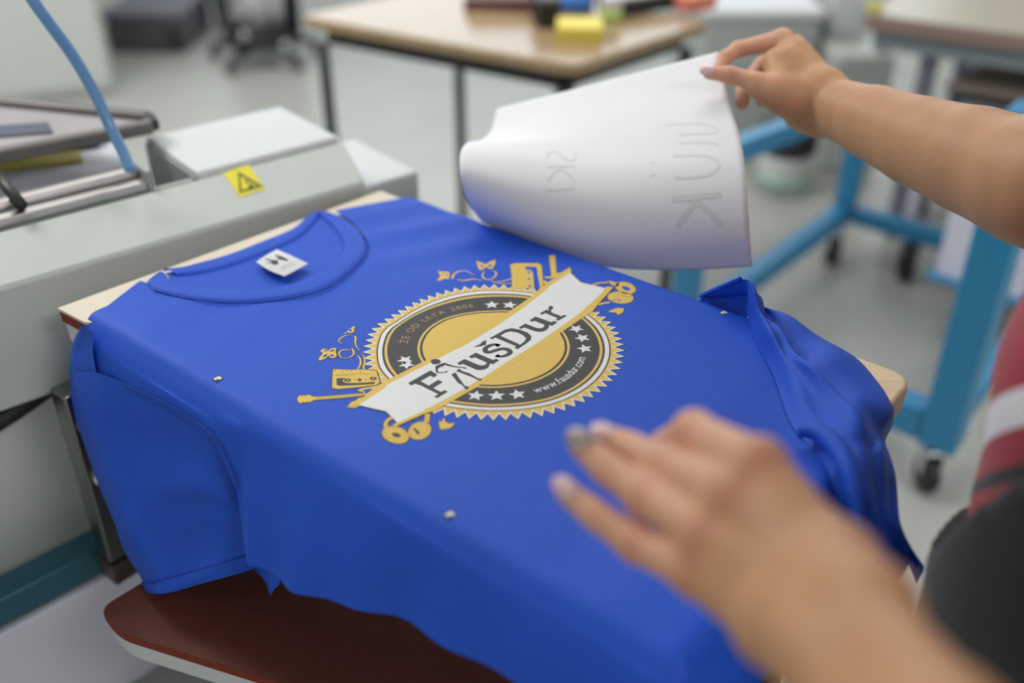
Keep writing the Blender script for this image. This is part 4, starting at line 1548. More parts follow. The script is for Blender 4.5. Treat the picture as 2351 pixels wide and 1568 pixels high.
def nail(chain_, m, wd=.0052, ln=.0068, lift=.78, fwd=0.0, side=0.0):
    tip, r0 = chain_[0]
    nxt = chain_[1][0]
    ax_ = tip - nxt; ax_ /= np.linalg.norm(ax_)
    view = np.array([0, 0, CAM_H]) - tip; view /= np.linalg.norm(view)
    up_ = view * .75 + np.array([0, 0, 1.0]) * .45
    sd_ = np.cross(ax_, up_); sd_ /= np.linalg.norm(sd_)
    up_ = up_ + sd_ * side
    up_ = up_ - ax_ * (up_ @ ax_); up_ /= np.linalg.norm(up_)
    sd_ = np.cross(ax_, up_)
    c = tip + up_ * r0 * lift + ax_ * fwd
    vs, n, mrow = [], 9, 7
    for i in range(mrow):
        a = -1 + 2 * i / (mrow - 1)
        for j in range(n):
            b_ = -1 + 2 * j / (n - 1)
            wsc = math.sqrt(max(0.04, 1 - (abs(a) ** 3.2) * .75))
            x = a * ln; y = b_ * wd * wsc
            z = .0022 * (1 - b_ * b_) - .0012 * max(0, a) ** 2
            vs.append(c + ax_ * x + sd_ * y + up_ * z)
    o = new_obj('fingernail', vs, grid_faces(mrow, n), m, body, smooth=True)
    thicken(o, .0010)
    return o


nail(LH['pinky'], M_NAIL, .0052, .0078, .80, .001)
lab(nail(LH['ring'], M_NAILS, .0056, .0080, .80, .001), 'silver painted fingernail')
nail(LH['middle'], M_NAIL, .0052, .0072, .80, .001)
nail(RH['thumb'], M_NAIL, .0060, .0075, .72, .002, 0.0)

# clothes
sw = SDF((-.05, .10, .80), (.90, 1.05, 1.50), .0085)
for hz0, hz1, wx0, wx1 in ((.865, .90, .108, .106), (.90, 1.0, .106, .094), (1.0, 1.12, .094, .104), (1.12, 1.24, .104, .086)):
    for sg in (-1, -.35, .35, 1):
        sp = .074 if hz1 < 1.2 else .088
        sw.cap(tc(hz0) + VD * sp * sg, tc(hz1) + VD * sp * sg, wx0, wx1, .035, .08)
for S_, E_ in ((SH_L, EL_L), (SH_R, EL_R)):
    sw.cap(chest, S_, .080, .066, .04, .08)
    sw.cap(S_, S_ * .6 + E_ * .4, .064, .060, .03, .08)
zz = sw.lo[2] + sw.h * np.arange(sw.D.shape[2])
sw.D[:, :, zz < .872] = 1.0
V_, F_ = sw.mesh()
M_SWEAT = mat('red_sweater', '#9c1f28', .85, noise=.06, nscale=60, bump=.3, bscale=500, sheen=.2)
from mathutils.bvhtree import BVHTree
bvh = BVHTree.FromPolygons([tuple(v) for v in V_], [tuple(int(i) for i in f) for f in F_])


def hit(px, py):
    r = ray(px, py)
    h_ = bvh.ray_cast(Vector((0, 0, CAM_H)), Vector(tuple(r)).normalized())
    return None if h_[0] is None else np.array(h_[0])


# the knitted bands run on a slant round the leaning body: fit their plane to the white band
wp = [p for p in (hit(x, y) for x, y in ((2285, 960), (2305, 947), (2325, 938), (2345, 932))) if p is not None]
if len(wp) >= 2:
    wp = np.array(wp)
    G = wp - wp.mean(0)
    A_ = np.vstack([G[:, :2] * 1.0, np.eye(2) * .004])
    ab = np.linalg.lstsq(A_, np.concatenate([-G[:, 2], np.zeros(2)]), rcond=None)[0]
    NB = np.array([ab[0], ab[1], 1.0]); NB /= np.linalg.norm(NB)
    C0 = float((wp @ NB).mean())
else:
    NB, C0 = np.array([0, 0, 1.0]), .96
pb_ = hit(2310, 1092)
DB = float(pb_ @ NB - C0) if pb_ is not None else -.055
nts = M_SWEAT.node_tree
bsw = nts.nodes['Principled BSDF']
old = bsw.inputs['Base Color'].links[0].from_socket
ats = nts.nodes.new('ShaderNodeAttribute'); ats.attribute_name = 'band'
m1 = nts.nodes.new('ShaderNodeMix'); m1.data_type = 'RGBA'; m1.inputs['B'].default_value = (.012, .011, .012, 1)
m2 = nts.nodes.new('ShaderNodeMix'); m2.data_type = 'RGBA'; m2.inputs['B'].default_value = (.72, .70, .70, 1)


def in_band(c, hw):
    su = nts.nodes.new('ShaderNodeMath'); su.operation = 'SUBTRACT'; su.inputs[1].default_value = c
    nts.links.new(ats.outputs['Fac'], su.inputs[0])
    ab_ = nts.nodes.new('ShaderNodeMath'); ab_.operation = 'ABSOLUTE'; nts.links.new(su.outputs[0], ab_.inputs[0])
    lt = nts.nodes.new('ShaderNodeMath'); lt.operation = 'LESS_THAN'; lt.inputs[1].default_value = hw
    nts.links.new(ab_.outputs[0], lt.inputs[0])
    return lt.outputs[0]


nts.links.new(in_band(DB, .0045), m1.inputs['Factor']); nts.links.new(old, m1.inputs['A'])
nts.links.new(in_band(0, .0105), m2.inputs['Factor']); nts.links.new(m1.outputs['Result'], m2.inputs['A'])
nts.links.new(m2.outputs['Result'], bsw.inputs['Base Color'])
swo = new_obj('sweater', V_, F_, M_SWEAT, person, smooth=True)
lab(swo, 'red sweater with white and black stripes')
atb = swo.data.attributes.new('band', 'FLOAT', 'POINT')
atb.data.foreach_set('value', (np.array(V_) @ NB - C0).astype(np.float32))


tr = SDF((-.05, .05, 0.0), (.90, 1.05, 1.10), .0075)
for hz0, hz1, w0, w1 in ((.74, .84, .122, .122), (.84, .90, .122, .120), (.90, 1.01, .120, .114)):
    for sg in (-1, -.35, .35, 1):
        off_ = (VD * -.012) if sg == -1 else (UD * .010)
        r_off = .002 if sg == -1 else -.014
        tr.cap(tc(hz0) + VD * .078 * sg + off_, tc(hz1) + VD * .076 * sg + off_, w0 + r_off, w1 + r_off, .03, .08)
for sg, (a_, b_, c_) in legs.items():
    tr.cap(np.array([*a_[:2], .80]), b_, .096, .072, .04, .08)
    tr.cap(b_, c_, .070, .056, .03, .06)
zz = tr.lo[2] + tr.h * np.arange(tr.D.shape[2])
tr.D[:, :, zz < .05] = 1.0
gx = tr.lo[0] + tr.h * np.arange(tr.D.shape[0])
gy = tr.lo[1] + tr.h * np.arange(tr.D.shape[1])
cutz = np.clip(.872 + 2.0 * ((gx[:, None] - .310) * .386 - (gy[None, :] - .4955) * .922), .862, .985)
tr.D = np.maximum(tr.D, ((zz[None, None, :] - cutz[:, :, None]) * .45).astype(np.float32))
V_, F_ = tr.mesh()
lab(new_obj('trousers', V_, F_, mat('black_cloth', '#121214', .9, noise=.1, nscale=50, sheen=.2), person, smooth=True), 'black trousers')
# shoes
for sg, (a_, b_, c_) in legs.items():
    s_ = SDF(c_ - np.array([.25, .25, .09]), c_ + np.array([.2, .2, .08]), .006)
    toe = -UD
    s_.cap(np.array([*c_[:2], .045]) + UD * .03, np.array([*(c_[:2]), .04]) - UD * .15, .042, .034, .02)
    s_.cap(np.array([*c_[:2], .05]), np.array([*c_[:2], .10]), .04, .042, .02)
    zz = s_.lo[2] + s_.h * np.arange(s_.D.shape[2])
    s_.D[:, :, zz < .002] = 1.0
    V_, F_ = s_.mesh()
    new_obj('shoe', V_, F_, M_BLACK, person, smooth=True)
# hair, eyes, mouth (above the frame)
hr = SDF(hd - .22, hd + .22, .006)
hr.ell(hp(-.020, 0, .030), [FW, SD_, UPH], (.094, .086, .102), .02)
hr.ell(hp(-.085, 0, -.05), [FW, SD_, UPH], (.035, .055, .10), .03)
V_, F_ = hr.mesh()
new_obj('hair', V_, F_, mat('brown_hair', '#4a3021', .55, noise=.25, nscale=90, stretch=(1, 1, .1)), person, smooth=True)
for sg in (-1, 1):
    e_ = MB().lathe([(.0115 * math.cos(a), .0115 * math.sin(a)) for a in np.linspace(-1.5, 1.5, 9)], hp(.080, sg * .031, .013), 14).build('eye', mat('eye_white', '#e8e6e2', .2), body, smooth=True)
    MB().wheel(hp(.0915, sg * .031, .012), FW, .0050, .0012, 14).build('iris', mat('iris_brown', '#3b2a1e', .2), e_)
    MB().tube(smoothpts([hp(.084, sg * .014, .033), hp(.087, sg * .030, .039), hp(.076, sg * .050, .034)], 9), .0028, 6).build('eyebrow', mat('brow', '#3d2a1d', .8), body)
MB().tube(smoothpts([hp(.086, -.022, -.050), hp(.095, 0, -.049), hp(.086, .022, -.050)], 11), [.002] + [.0042] * 9 + [.002], 8).build('lips', mat('lips', '#a8605a', .4), body, smooth=True)

# ------------------------------------------------------------------ grey press machine beyond the board
PE = np.array([math.cos(math.radians(39.5)), math.sin(math.radians(39.5)), 0])
PN = np.array([-PE[1], PE[0], 0])
press = thing('heat_press_machine', 'light grey enamelled press machine with yellow warning sticker beyond the wooden platen', 'machine', (*(PE * .1 + PN * 1.1)[:2], 0))


def pw(e, n, z):
    q = PE * e + PN * n
    return np.array([q[0], q[1], z])


def pbox(mb, e0, e1, n0, n1, z0, z1):
    return mb.obox(pw((e0 + e1) / 2, (n0 + n1) / 2, (z0 + z1) / 2), PE * (e1 - e0) / 2, PN * (n1 - n0) / 2, (0, 0, (z1 - z0) / 2))


# front beam: prism with a sloping top face
prof = [(.982, .726), (.982, .861), (1.0575, .8865), (1.064, .880), (1.064, .726)]
e0_, e1_ = -.75, .580
mb = MB()
vs = [pw(e0_, n, z) for n, z in prof] + [pw(e1_ + (.018 if n > 1 else 0), n, z) for n, z in prof]
mb.add(vs, [tuple(range(5)), tuple(range(9, 4, -1))] + [(i, 5 + i, 5 + (i + 1) % 5, (i + 1) % 5) for i in range(5)])
mb.build('front_beam', M_GREY, press, bevel=.004)
pbox(MB(), .582, .690, 1.03, 1.19, .70, .832).build('end_housing', M_WHITE, press, bevel=.004)
pbox(MB(), .408, .598, 1.068, 1.222, .74, .8905).build('cover_plate', M_WHITE, press, bevel=.004)
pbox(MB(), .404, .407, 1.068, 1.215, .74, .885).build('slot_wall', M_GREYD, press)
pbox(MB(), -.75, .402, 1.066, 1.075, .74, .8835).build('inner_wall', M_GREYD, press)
for n_, z_ in ((1.068, .8875), (1.088, .8965)):
    r_ = pbox(MB(), -.72, .349, n_, n_ + .013, z_ - .004, z_ + .008).build('guide_rail', M_ALU, press, bevel=.002)
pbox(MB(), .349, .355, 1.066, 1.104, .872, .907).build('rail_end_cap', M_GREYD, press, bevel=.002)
pbox(MB(), -.75, .402, 1.076, 1.62, .735, .760).build('tray_floor', mat('tray_grey', '#8f9594', .5), press)
pbox(MB(), -.75, .404, 1.612, 1.62, .761, .80).build('tray_rim', M_GREY, press, bevel=.002)
pbox(MB(), .345, .4035, 1.106, 1.21, .7605, .82).build('slot_block', mat('slot_dark', '#6d6c68', .6), press, bevel=.003)
tube_ = [pw(.375 + .012 * math.cos(a), 1.115 + .008 * a, .832 + .012 * math.sin(a)) for a in np.linspace(0, 5, 14)]
MB().tube(tube_, .006, 8).build('cable_loop', M_BLACK, press, smooth=True)
# lower cabinet
pbox(MB(), -.80, .50, 1.075, 1.60, .10, .725).build('lower_cabinet', M_WHITE, press, bevel=.006)
pbox(MB(), -.78, .48, 1.10, 1.58, 0, .0995).build('plinth', M_DARK, press)
arc = [pw(e, 1.050, .705 - .055 * math.sin(PI * min(1, max(0, (e + .32) / .52))) ** .8) for e in np.linspace(-.34, .22, 30)]
MB().tube(arc, .013, 10).build('dark_curved_tube', M_BLACK, press, smooth=True)  # black curved tube below the front beam
# warning sticker lying on the sloping face
def on_slope(px, py, off=.0006):
    r = ray(px, py)
    p0 = pw(0, .982, .861)
    nn = np.cross(PE, pw(0, 1.0575, .8865) - p0)
    nn /= np.linalg.norm(nn)
    if nn[2] < 0:
        nn = -nn
    k = ((p0 - np.array([0, 0, CAM_H])) @ nn + off) / (r @ nn)
    return np.array([0, 0, CAM_H]) + r * k


def sticker(name, px, m, par, off):
    q = [on_slope(x, y, off) for x, y in px]
    return new_obj(name, q, [tuple(range(len(q)))], m, par)


stk = sticker('warning_sticker', [(512, 397), (551, 452), (609, 433), (571, 378)], M_YELLOW, press, .0006)
lab(stk, 'yellow warning sticker')
cs_ = lambda L: [(490 + x / 14.26, 360 + y / 14.26) for x, y in L]
M_STK = mat('sticker_black', '#6f7018', .6)
tri_o, tri_i = cs_([(790, 470), (850, 1190), (1640, 960)]), cs_([(880, 620), (930, 1080), (1430, 940)])
q = [on_slope(x, y, .0010) for x, y in tri_o + tri_i]
new_obj('triangle_symbol', q, [(0, 1, 4, 3), (1, 2, 5, 4), (2, 0, 3, 5)], M_STK, stk)
q = [on_slope(x, y, .0011) for x, y in cs_([(1130, 1010), (1190, 880), (1260, 880), (1330, 990), (1270, 1060), (1180, 1070)])]
sy = new_obj('hand_symbol', q, [tuple(range(6))], mat('sticker_dark', '#4c5220', .6), stk)
q = [on_slope(x, y, .0011) for x, y in cs_([(1010, 800), (1080, 760), (1170, 850), (1100, 880)])]
new_obj('heat_symbol', q, [tuple(range(4))], M_STK, stk)

# blue air hose from above down to the rail
hp_ = [(-70, -330, .97), (10, -110, .98), (70, -8, 1.0), (112, 52, 1.02), (165, 125, 1.05), (215, 210, 1.075), (255, 295, 1.09), (283, 350, 1.09), (300, 392, 1.085)]
h0_ = at_d(*hp_[0])
hz_ = smoothpts([h0_ + np.array(q) for q in ((-.30, .12, RZ - .001 - h0_[2]), (-.27, .10, 1.15), (-.18, .06, .55))] + [at_d(*p) for p in hp_], 80)
hose = MB().tube(hz_, .0062, 12).build('air_hose', mat('blue_hose', '#6c9fd0', .3, trans=.2, coat=.3), None, smooth=True)
tag(hose, 'translucent blue air hose hanging down to the grey press machine', 'hose')

# screen frame and crate resting in the machine tray
fr_t = thing('screen_frame', 'dark grey flat screen frame lying over the tray beside the blue hose', 'frame', at_z(200, 290, .915))
zf = .915
fa, fb, fc_ = at_z(-190, 215, zf), at_z(338, 268, zf), at_z(-190, 388, zf)
dv = (fc_ - fa)
quad = [fa, fb, fb + dv * .11, fc_]


M_FRAME = mat('frame_grey', '#75716f', .45, .3)


def frame_bar(a, b, w, z0, z1):
    d_ = (b - a); L_ = np.linalg.norm(d_); d_ /= L_
    sd_ = np.array([-d_[1], d_[0], 0])
    c = (a + b) / 2
    return MB().obox((c[0], c[1], (z0 + z1) / 2), d_ * L_ / 2, sd_ * w / 2, (0, 0, (z1 - z0) / 2))


frame_bar(quad[0], quad[1], .020, zf - .010, zf + .006).build('frame_bar', M_FRAME, fr_t, bevel=.003)
frame_bar(quad[3], quad[2], .016, zf - .010, zf + .006).build('frame_bar', M_FRAME, fr_t, bevel=.003)
frame_bar(quad[1], quad[2], .018, zf - .009, zf + .0055).build('frame_bar', M_DKMETAL, fr_t, bevel=.003)
n_ = len(quad)
MB().add([(*p[:2], zf - .004) for p in quad] + [(*p[:2], zf - .002) for p in quad], [(3, 2, 1, 0), (4, 5, 6, 7), (0, 1, 5, 4), (1, 2, 6, 5), (2, 3, 7, 6), (3, 0, 4, 7)]).build('screen_mesh', mat('screen_mesh', '#a39fa0', .5, noise=.12, nscale=7), fr_t)
sp = at_z(30, 300, zf)
MB().add([(sp[0] + x, sp[1] + y, zf + z) for z in (-.0015, .0005) for x, y in ((-.05, -.03), (.05, -.005), (.03, .03), (-.06, .01))], [(3, 2, 1, 0), (4, 5, 6, 7), (0, 1, 5, 4), (1, 2, 6, 5), (2, 3, 7, 6), (3, 0, 4, 7)]).build('ink_patch', mat('ink_blue_black', '#4a5166', .6), fr_t)
for e_, n_2 in ((-.30, 1.53), (.02, 1.53), (-.60, 1.45)):
    pbox(MB(), e_, e_ + .03, n_2, n_2 + .03, .7605, zf - .0125).build('frame_support', M_DARK, fr_t)
cr = thing('storage_crate', 'pale blue grey plastic crate with a yellow stripe under the dark screen frame', 'crate', pw(-.05, 1.25, .761))
pbox(MB(), -.50, .338, 1.112, 1.21, .7605, .800).build('crate_body', mat('crate_blue', '#c3cad6', .35), cr, bevel=.006)
pbox(MB(), -.50, .398, 1.222, 1.50, .7605, .858).build('crate_back', mat('crate_pale', '#cdd0d9', .35), cr, bevel=.006)


def lying(name, px, z, th, m, par):
    q = [at_z(x, y, z) for x, y in px]
    n_ = len(q)
    vs_ = [(p[0], p[1], z) for p in q] + [(p[0], p[1], z + th) for p in q]
    return new_obj(name, vs_, [tuple(range(n_)), tuple(range(2 * n_ - 1, n_ - 1, -1))] + [(i, n_ + i, n_ + (i + 1) % n_, (i + 1) % n_) for i in range(n_)], m, par)


lying('yellow_stripe', [(-60, 402), (-60, 378), (185, 352), (190, 372)], .8585, .004, mat('stripe_yellow', '#c9bb3c', .5), cr)
lying('frame_shadow_strip', [(-60, 372), (-60, 330), (262, 303), (225, 338)], .8590, .010, mat('shadow_slate_blue', '#6b708a', .45), cr)  # slate blue strip painted in as the shadow below the screen frame
lying('pale_strip', [(-60, 500), (-60, 462), (280, 384), (285, 402)], .8007, .003, mat('strip_blue', '#8f9fb2', .4), cr)
rod = MB().tube([at_z(-30, 372, .90), at_z(48, 470, .905)], .0065, 10).build('stop_rod', M_DKMETAL, press, smooth=True)

# teal stand of the platens
stand = thing('machine_stand', 'dark teal steel floor stand below the steel arm, with lilac side panel', 'stand', (*at_z(140, 1310, .5)[:2], 0))
pa, pb = at_z(-260, 1515, .50), at_z(420, 1160, .50)
dS = (pb - pa); LS = np.linalg.norm(dS); dS /= LS
nS_ = np.array([-dS[1], dS[0], 0])
cS = (pa + pb) / 2
MB().obox(cS, dS * LS / 2, nS_ * .020, (0, 0, .018)).build('top_bar', M_TEALD, stand, bevel=.003)
pan = cS - nS_ * .02
MB().obox((pan[0], pan[1], .245), dS * LS / 2, nS_ * .006, (0, 0, .232)).build('side_panel', M_LILAC, stand, bevel=.002)
for k in (-1, 1):
    f_ = cS + dS * (LS / 2 - .03) * k
    MB().box(f_[0] - .022, f_[0] + .022, f_[1] - .022, f_[1] + .022, 0, .477).build('leg', M_TEALD, stand, bevel=.002)
dk = at_z(420, 1520, .30)
base_t = thing('floor_cabinet', 'dull grey base cabinet below the dark red lower platen', 'cabinet', (dk[0] + .12, dk[1] - .05, 0))
MB().prism(rounded([tuple(at_z(145, 1568, .30)[:2]), tuple(at_z(145, 1568, .30)[:2] + np.array([.62, -.23])), tuple(at_z(145, 1568, .30)[:2] + np.array([.78, .20])), tuple(at_z(250, 1478, .30)[:2])], .01), .02, .2995).build('base_body', mat('base_grey', '#8d908e', .5), base_t, bevel=.004)

# ------------------------------------------------------------------ teal trolley frame on castors
NN, JJ = np.array([.854, 1.583]), np.array([.955, 2.63])
KK = np.array([.395, 1.975])
MM = NN + (JJ - KK)
tro = thing('trolley_frame', 'teal blue steel trolley frame on castors standing beyond the shirt', 'trolley', (*((NN + JJ + KK + MM) / 4), 0))


def bar3(a, b, w, h):
    a, b = np.array(a, float), np.array(b, float)
    d_ = b - a; L_ = np.linalg.norm(d_); d_ /= L_
    up = np.array([0, 0, 1.0]) if abs(d_[2]) < .9 else np.array([*(JJ - KK) / np.linalg.norm(JJ - KK), 0])
    sd_ = np.cross(d_, up); sd_ /= np.linalg.norm(sd_)
    u_ = np.cross(sd_, d_)
    return MB().obox((a + b) / 2, d_ * L_ / 2, sd_ * w / 2, u_ * h / 2)


for nm, (p, w_, top) in {'near': (NN, .072, .80), 'far': (JJ, .052, .50), 'left': (KK, .052, .56), 'right': (MM, .052, .45)}.items():
    bar3((*p, .115), (*p, top), w_, w_).build('post', M_TEAL, tro, bevel=.004)
for a_, b_, z_, w_ in ((KK, JJ, .145, .055), (JJ, MM, .145, .05), (NN, KK, .155, .072), (NN, MM, .145, .05), (JJ, MM, .425, .05)):
    d_ = (b_ - a_) / np.linalg.norm(b_ - a_) * .037
    bar3((*(a_ + d_), z_), (*(b_ - d_), z_), w_ * .8, w_).build('rail', M_TEAL, tro, bevel=.004)


def castor(p, par, r=.042, metal=M_CHROME):
    f_ = MB().obox((p[0], p[1], .108), (.022, 0, 0), (0, .022, 0), (0, 0, .005)).obox((p[0] - .019, p[1] + .004, .078), (.0025, 0, 0), (0, .014, 0), (0, 0, .030)).obox((p[0] + .019, p[1] + .004, .078), (.0025, 0, 0), (0, .014, 0), (0, 0, .030)).build('castor', metal, par, bevel=.002)
    MB().wheel((p[0], p[1] + .006, r), (1, 0, 0), r, .014, 20).build('wheel', M_BLACK, f_, smooth=True)
    return f_


for p in (NN + np.array([-.012, -.01]), JJ + np.array([-.03, -.05]), KK, MM):
    castor(p, tro)
castor(JJ * .72 + MM * .28 + np.array([.02, -.04]), tro, .042, M_DKMETAL)
bar3((*(KK + .037 * (JJ - KK) / np.linalg.norm(JJ - KK)), .545), (*(JJ - .037 * (JJ - KK) / np.linalg.norm(JJ - KK)), .475), .042, .05).build('rail', M_TEAL, tro, bevel=.004)
# brown board on the far rails
ZBD = .50
bq = [at_z(2172, 190, ZBD)[:2], at_z(2410, 226, ZBD)[:2], at_z(2480, 120, ZBD)[:2], at_z(2330, 112, ZBD)[:2]]
bt = thing('work_board', 'dull brown board over a black block for the shaded gap, lying on top of the teal trolley', 'board', (*np.mean(bq, 0), .452))
MB().prism(bq, ZBD - .022, ZBD).build('board_top', mat('board_brown', '#7d7066', .6, noise=.08), bt, bevel=.003)
bc = np.mean(bq, 0)
bi = [bc + (np.array(q) - bc) * .9 for q in bq]
MB().prism(bi, ZBD - .049, ZBD - .0225).build('underside_shade', M_BLACK, bt)  # black block standing in for the shaded gap under the board
# white storage box standing inside the trolley
D1 = (JJ - KK) / np.linalg.norm(JJ - KK)
D2 = (MM - JJ) / np.linalg.norm(MM - JJ)
wc = NN + D1 * .70 - D2 * .125
wb = thing('storage_box', 'pale lilac white storage box behind the wide teal post', 'box', (*wc, .18))


def tbox(mb, d1a, d1b, d2a, d2b, z0, z1):
    c_ = NN + D1 * (d1a + d1b) / 2 + D2 * (d2a + d2b) / 2
    return mb.obox((c_[0], c_[1], (z0 + z1) / 2), (*(D1 * (d1b - d1a) / 2), 0), (*(D2 * (d2b - d2a) / 2), 0), (0, 0, (z1 - z0) / 2))


tbox(MB(), .56, .835, -.26, -.025, .1715, .1765).build('corner_shelf', M_TEAL, tro)
tbox(MB(), .58, .80, -.245, -.035, .177, .40).build('box_body', M_LILAC, wb, bevel=.006)
tbox(MB(), .575, .805, -.25, -.03, .4005, .42).build('box_lid', M_LILAC, wb, bevel=.005)
# small wet vacuum drum seen under the wrist
bk_ = at_z(1793, 436, 0)
bk_t = thing('drum_vacuum', 'small white drum with dark ribbed motor head below the wrist', 'vacuum', bk_)
MB().lathe([(.070, .0), (.084, .006), (.090, .13), (.088, .135)], bk_, 28).build('drum', mat('drum_white', '#cfd3d0', .35), bk_t, smooth=True)
MB().lathe([(.0855, .03), (.0875, .03), (.0885, .075), (.0865, .075)], bk_ + np.array([0, 0, .0]), 28).build('drum_label', mat('drum_green', '#a5c2b4', .4), bk_t, smooth=True)
mbx = MB().lathe([(.080, .1355), (.084, .14), (.084, .235), (.07, .25), (.02, .252)], bk_, 28)
mbx.build('motor_head', M_DARK, bk_t, smooth=True)
for k in range(18):
    a = 2 * PI * k / 18
    MB().box(-.004, .004, -.006, .006, .145, .232).build('rib', M_BLACK, bk_t).matrix_world = Matrix.Translation((bk_[0] + .088 * math.cos(a), bk_[1] + .088 * math.sin(a), 0)) @ Matrix.Rotation(a + PI / 2, 4, 'Z')

# clutter between the rails: bottle, can, pole
for nm, lbl, ct, (px, py), r_, h_, mm in (('bottle', 'lilac bottle on the floor beyond the teal rail', 'bottle', (2082, 500), .030, .20, M_LILAC), ('spray_can', 'dark green can beside the lilac bottle', 'can', (2108, 492), .026, .17, mat('can_green', '#3c463c', .4))):
    p = at_z(px, py, 0)
    t_ = thing(nm, lbl, ct, p)
    MB().lathe([(r_ * .9, 0), (r_, .006), (r_, h_ * .75), (r_ * .45, h_ * .85), (r_ * .45, h_)], p, 20).build('body', mm, t_, smooth=True)
    MB().lathe([(r_ * .5, h_ + .0005), (r_ * .5, h_ + .02)], p, 16).build('cap', M_WHITE, t_, smooth=True)
# ------------------------------------------------------------------ oak topped table
ZT = .75
n0, l0, r0 = at_z(1322, 150, ZT)[:2], at_z(688, 36, ZT)[:2], at_z(1618, 52, ZT)[:2]
dl, dr = l0 - n0, r0 - n0
dr_u = dr / np.linalg.norm(dr)
back = n0 + dl + dr * 2.1
tp = [n0, n0 + dr * 1.0 + dr_u * .02, n0 + dr * 1.0 + dr_u * .02 + dl * .98, l0]
tbl = thing('work_table', 'oak topped work table with thin dark legs behind the white sheet', 'table', (*np.mean(tp, 0), 0))
tpr = rounded(tp, [.03, .02, .02, .03])
MB().prism(tpr, ZT - .026, ZT).build('tabletop', M_TABLE, tbl, bevel=.004)
ctr = np.mean(tp, 0)
ins = [ctr + (np.array(p) - ctr) * .86 for p in tp]
for i in range(4):
    a_, b_ = ins[i], ins[(i + 1) % 4]
    frame_bar(np.array([*a_, 0]), np.array([*b_, 0]), .022, ZT - .062, ZT - .0265).build('apron_rail', M_DKMETAL, tbl, bevel=.002)
for i, p in enumerate([ctr + (np.array(q) - ctr) * .90 for q in tp]):
    lg = MB().tube([(p[0], p[1], ZT - .0625), (p[0], p[1], .012)], .0145, 14).build('leg', M_DKMETAL, tbl, smooth=True)
    MB().lathe([(.018, 0), (.018, .0115)], (p[0], p[1], 0), 14).build('foot_cap', M_BLACK, lg, smooth=True)
pm_ = n0 + dl * .17 + dr * .30
MB().box(pm_[0] - .022, pm_[0] + .022, pm_[1] - .022, pm_[1] + .022, 0, ZT - .0265).build('centre_post', M_GREYD, tbl, bevel=.003)
# grey white panel cabinet standing under / behind the table
cb = at_z(1010, 470, 0)
# things on the table
def on_tab(px, py, w=0):
    return at_z(px, py, ZT + w)


def zbox(c, ang, hx, hy, z0, z1):
    ca, sa_ = math.cos(ang), math.sin(ang)
    return MB().obox((c[0], c[1], (z0 + z1) / 2), (ca * hx, sa_ * hx, 0), (-sa_ * hy, ca * hy, 0), (0, 0, (z1 - z0) / 2))


c = on_tab(1330, 85)
an = math.atan2(dr[1], dr[0])
t_ = thing('sticky_note_pad', 'thick yellow sticky note pad near the table corner', 'note pad', (c[0], c[1], ZT))
zbox(c, -.05, .050, .050, ZT + .0005, ZT + .030).build('note_block', mat('note_yellow', '#e0cb58', .7), t_, bevel=.001)
zbox(c, -.04, .049, .049, ZT + .0302, ZT + .0312).build('top_note', mat('note_yellow_light', '#e8d868', .7), t_)
c = on_tab(1325, 30)
t_ = thing('tape_roll', 'blue tape roll behind the yellow note pad', 'tape', (c[0], c[1], ZT))
MB().lathe([(.020, .0005), (.040, .0005), (.040, .045), (.020, .045)], (c[0], c[1] + .03, ZT), 28).build('roll', mat('tape_blue', '#3f7fd6', .4), t_, smooth=True)
MB().lathe([(.018, .0005), (.0195, .0005), (.0195, .046), (.018, .046)], (c[0], c[1] + .03, ZT), 24).build('core', mat('card_brown', '#9a7a58', .7), t_, smooth=True)
c = on_tab(1253, 52)
t_ = thing('black_box', 'small black box left of the yellow note pad', 'box', (c[0], c[1], ZT))
zbox(c, .15, .026, .05, ZT + .0005, ZT + .05).build('box_body', M_BLACK, t_, bevel=.003)
zbox(c, .15, .027, .051, ZT + .0505, ZT + .062).build('box_lid', M_DARK, t_, bevel=.002)
c = on_tab(1165, 22)
M_PAGE = mat('page_white', '#cfcac2', .7)
for k, (w_, mm, lb_) in enumerate(((.022, mat('maroon_cover', '#6d2f3e', .6), 'thick maroon folder at the bottom of the table stack'), (.014, M_PAGE, 'pale folder on the maroon one'), (.010, mat('cover_grey', '#a59d98', .6), 'grey folder topmost of the table stack'))):
    z0_ = ZT + .0005 + sum((.022, .014, .010)[:k]) + .0006 * k
    t_ = thing('folder', lb_, 'folder', (c[0], c[1] + .06, z0_), 'folders stacked on the table')
    cc = (c[0] + .004 * k, c[1] + .06 + .006 * k)
    zbox(cc, -.10 + .06 * k, .100, .075, z0_, z0_ + w_ * .16).build('cover', mm, t_, bevel=.001)
    zbox(cc, -.10 + .06 * k, .097, .072, z0_ + w_ * .161, z0_ + w_ * .83).build('pages', M_PAGE if k != 0 else mm, t_)
    zbox(cc, -.10 + .06 * k, .100, .075, z0_ + w_ * .831, z0_ + w_).build('cover', mm, t_, bevel=.001)
c = on_tab(1402, 48)
t_ = thing('marker_pot', 'pale green and white pot right of the yellow note pad', 'pot', (c[0], c[1], ZT))
MB().lathe([(.021, .0005), (.024, .002), (.026, .030), (.024, .030)], (*c[:2], ZT), 22).build('pot', mat('pot_green', '#b4cf78', .4), t_, smooth=True)
MB().lathe([(.020, .0305), (.025, .031), (.024, .055), (.012, .060)], (*c[:2], ZT), 22).build('lid', mat('pot_white', '#d8cfd6', .4), t_, smooth=True)
c = on_tab(1470, 28)
t_ = thing('tool_case', 'black case with pale papers on top near the table edge', 'case', (c[0], c[1] + .04, ZT))
zbox((c[0], c[1] + .04), .55, .085, .052, ZT + .0005, ZT + .034).build('case_body', M_BLACK, t_, bevel=.004)
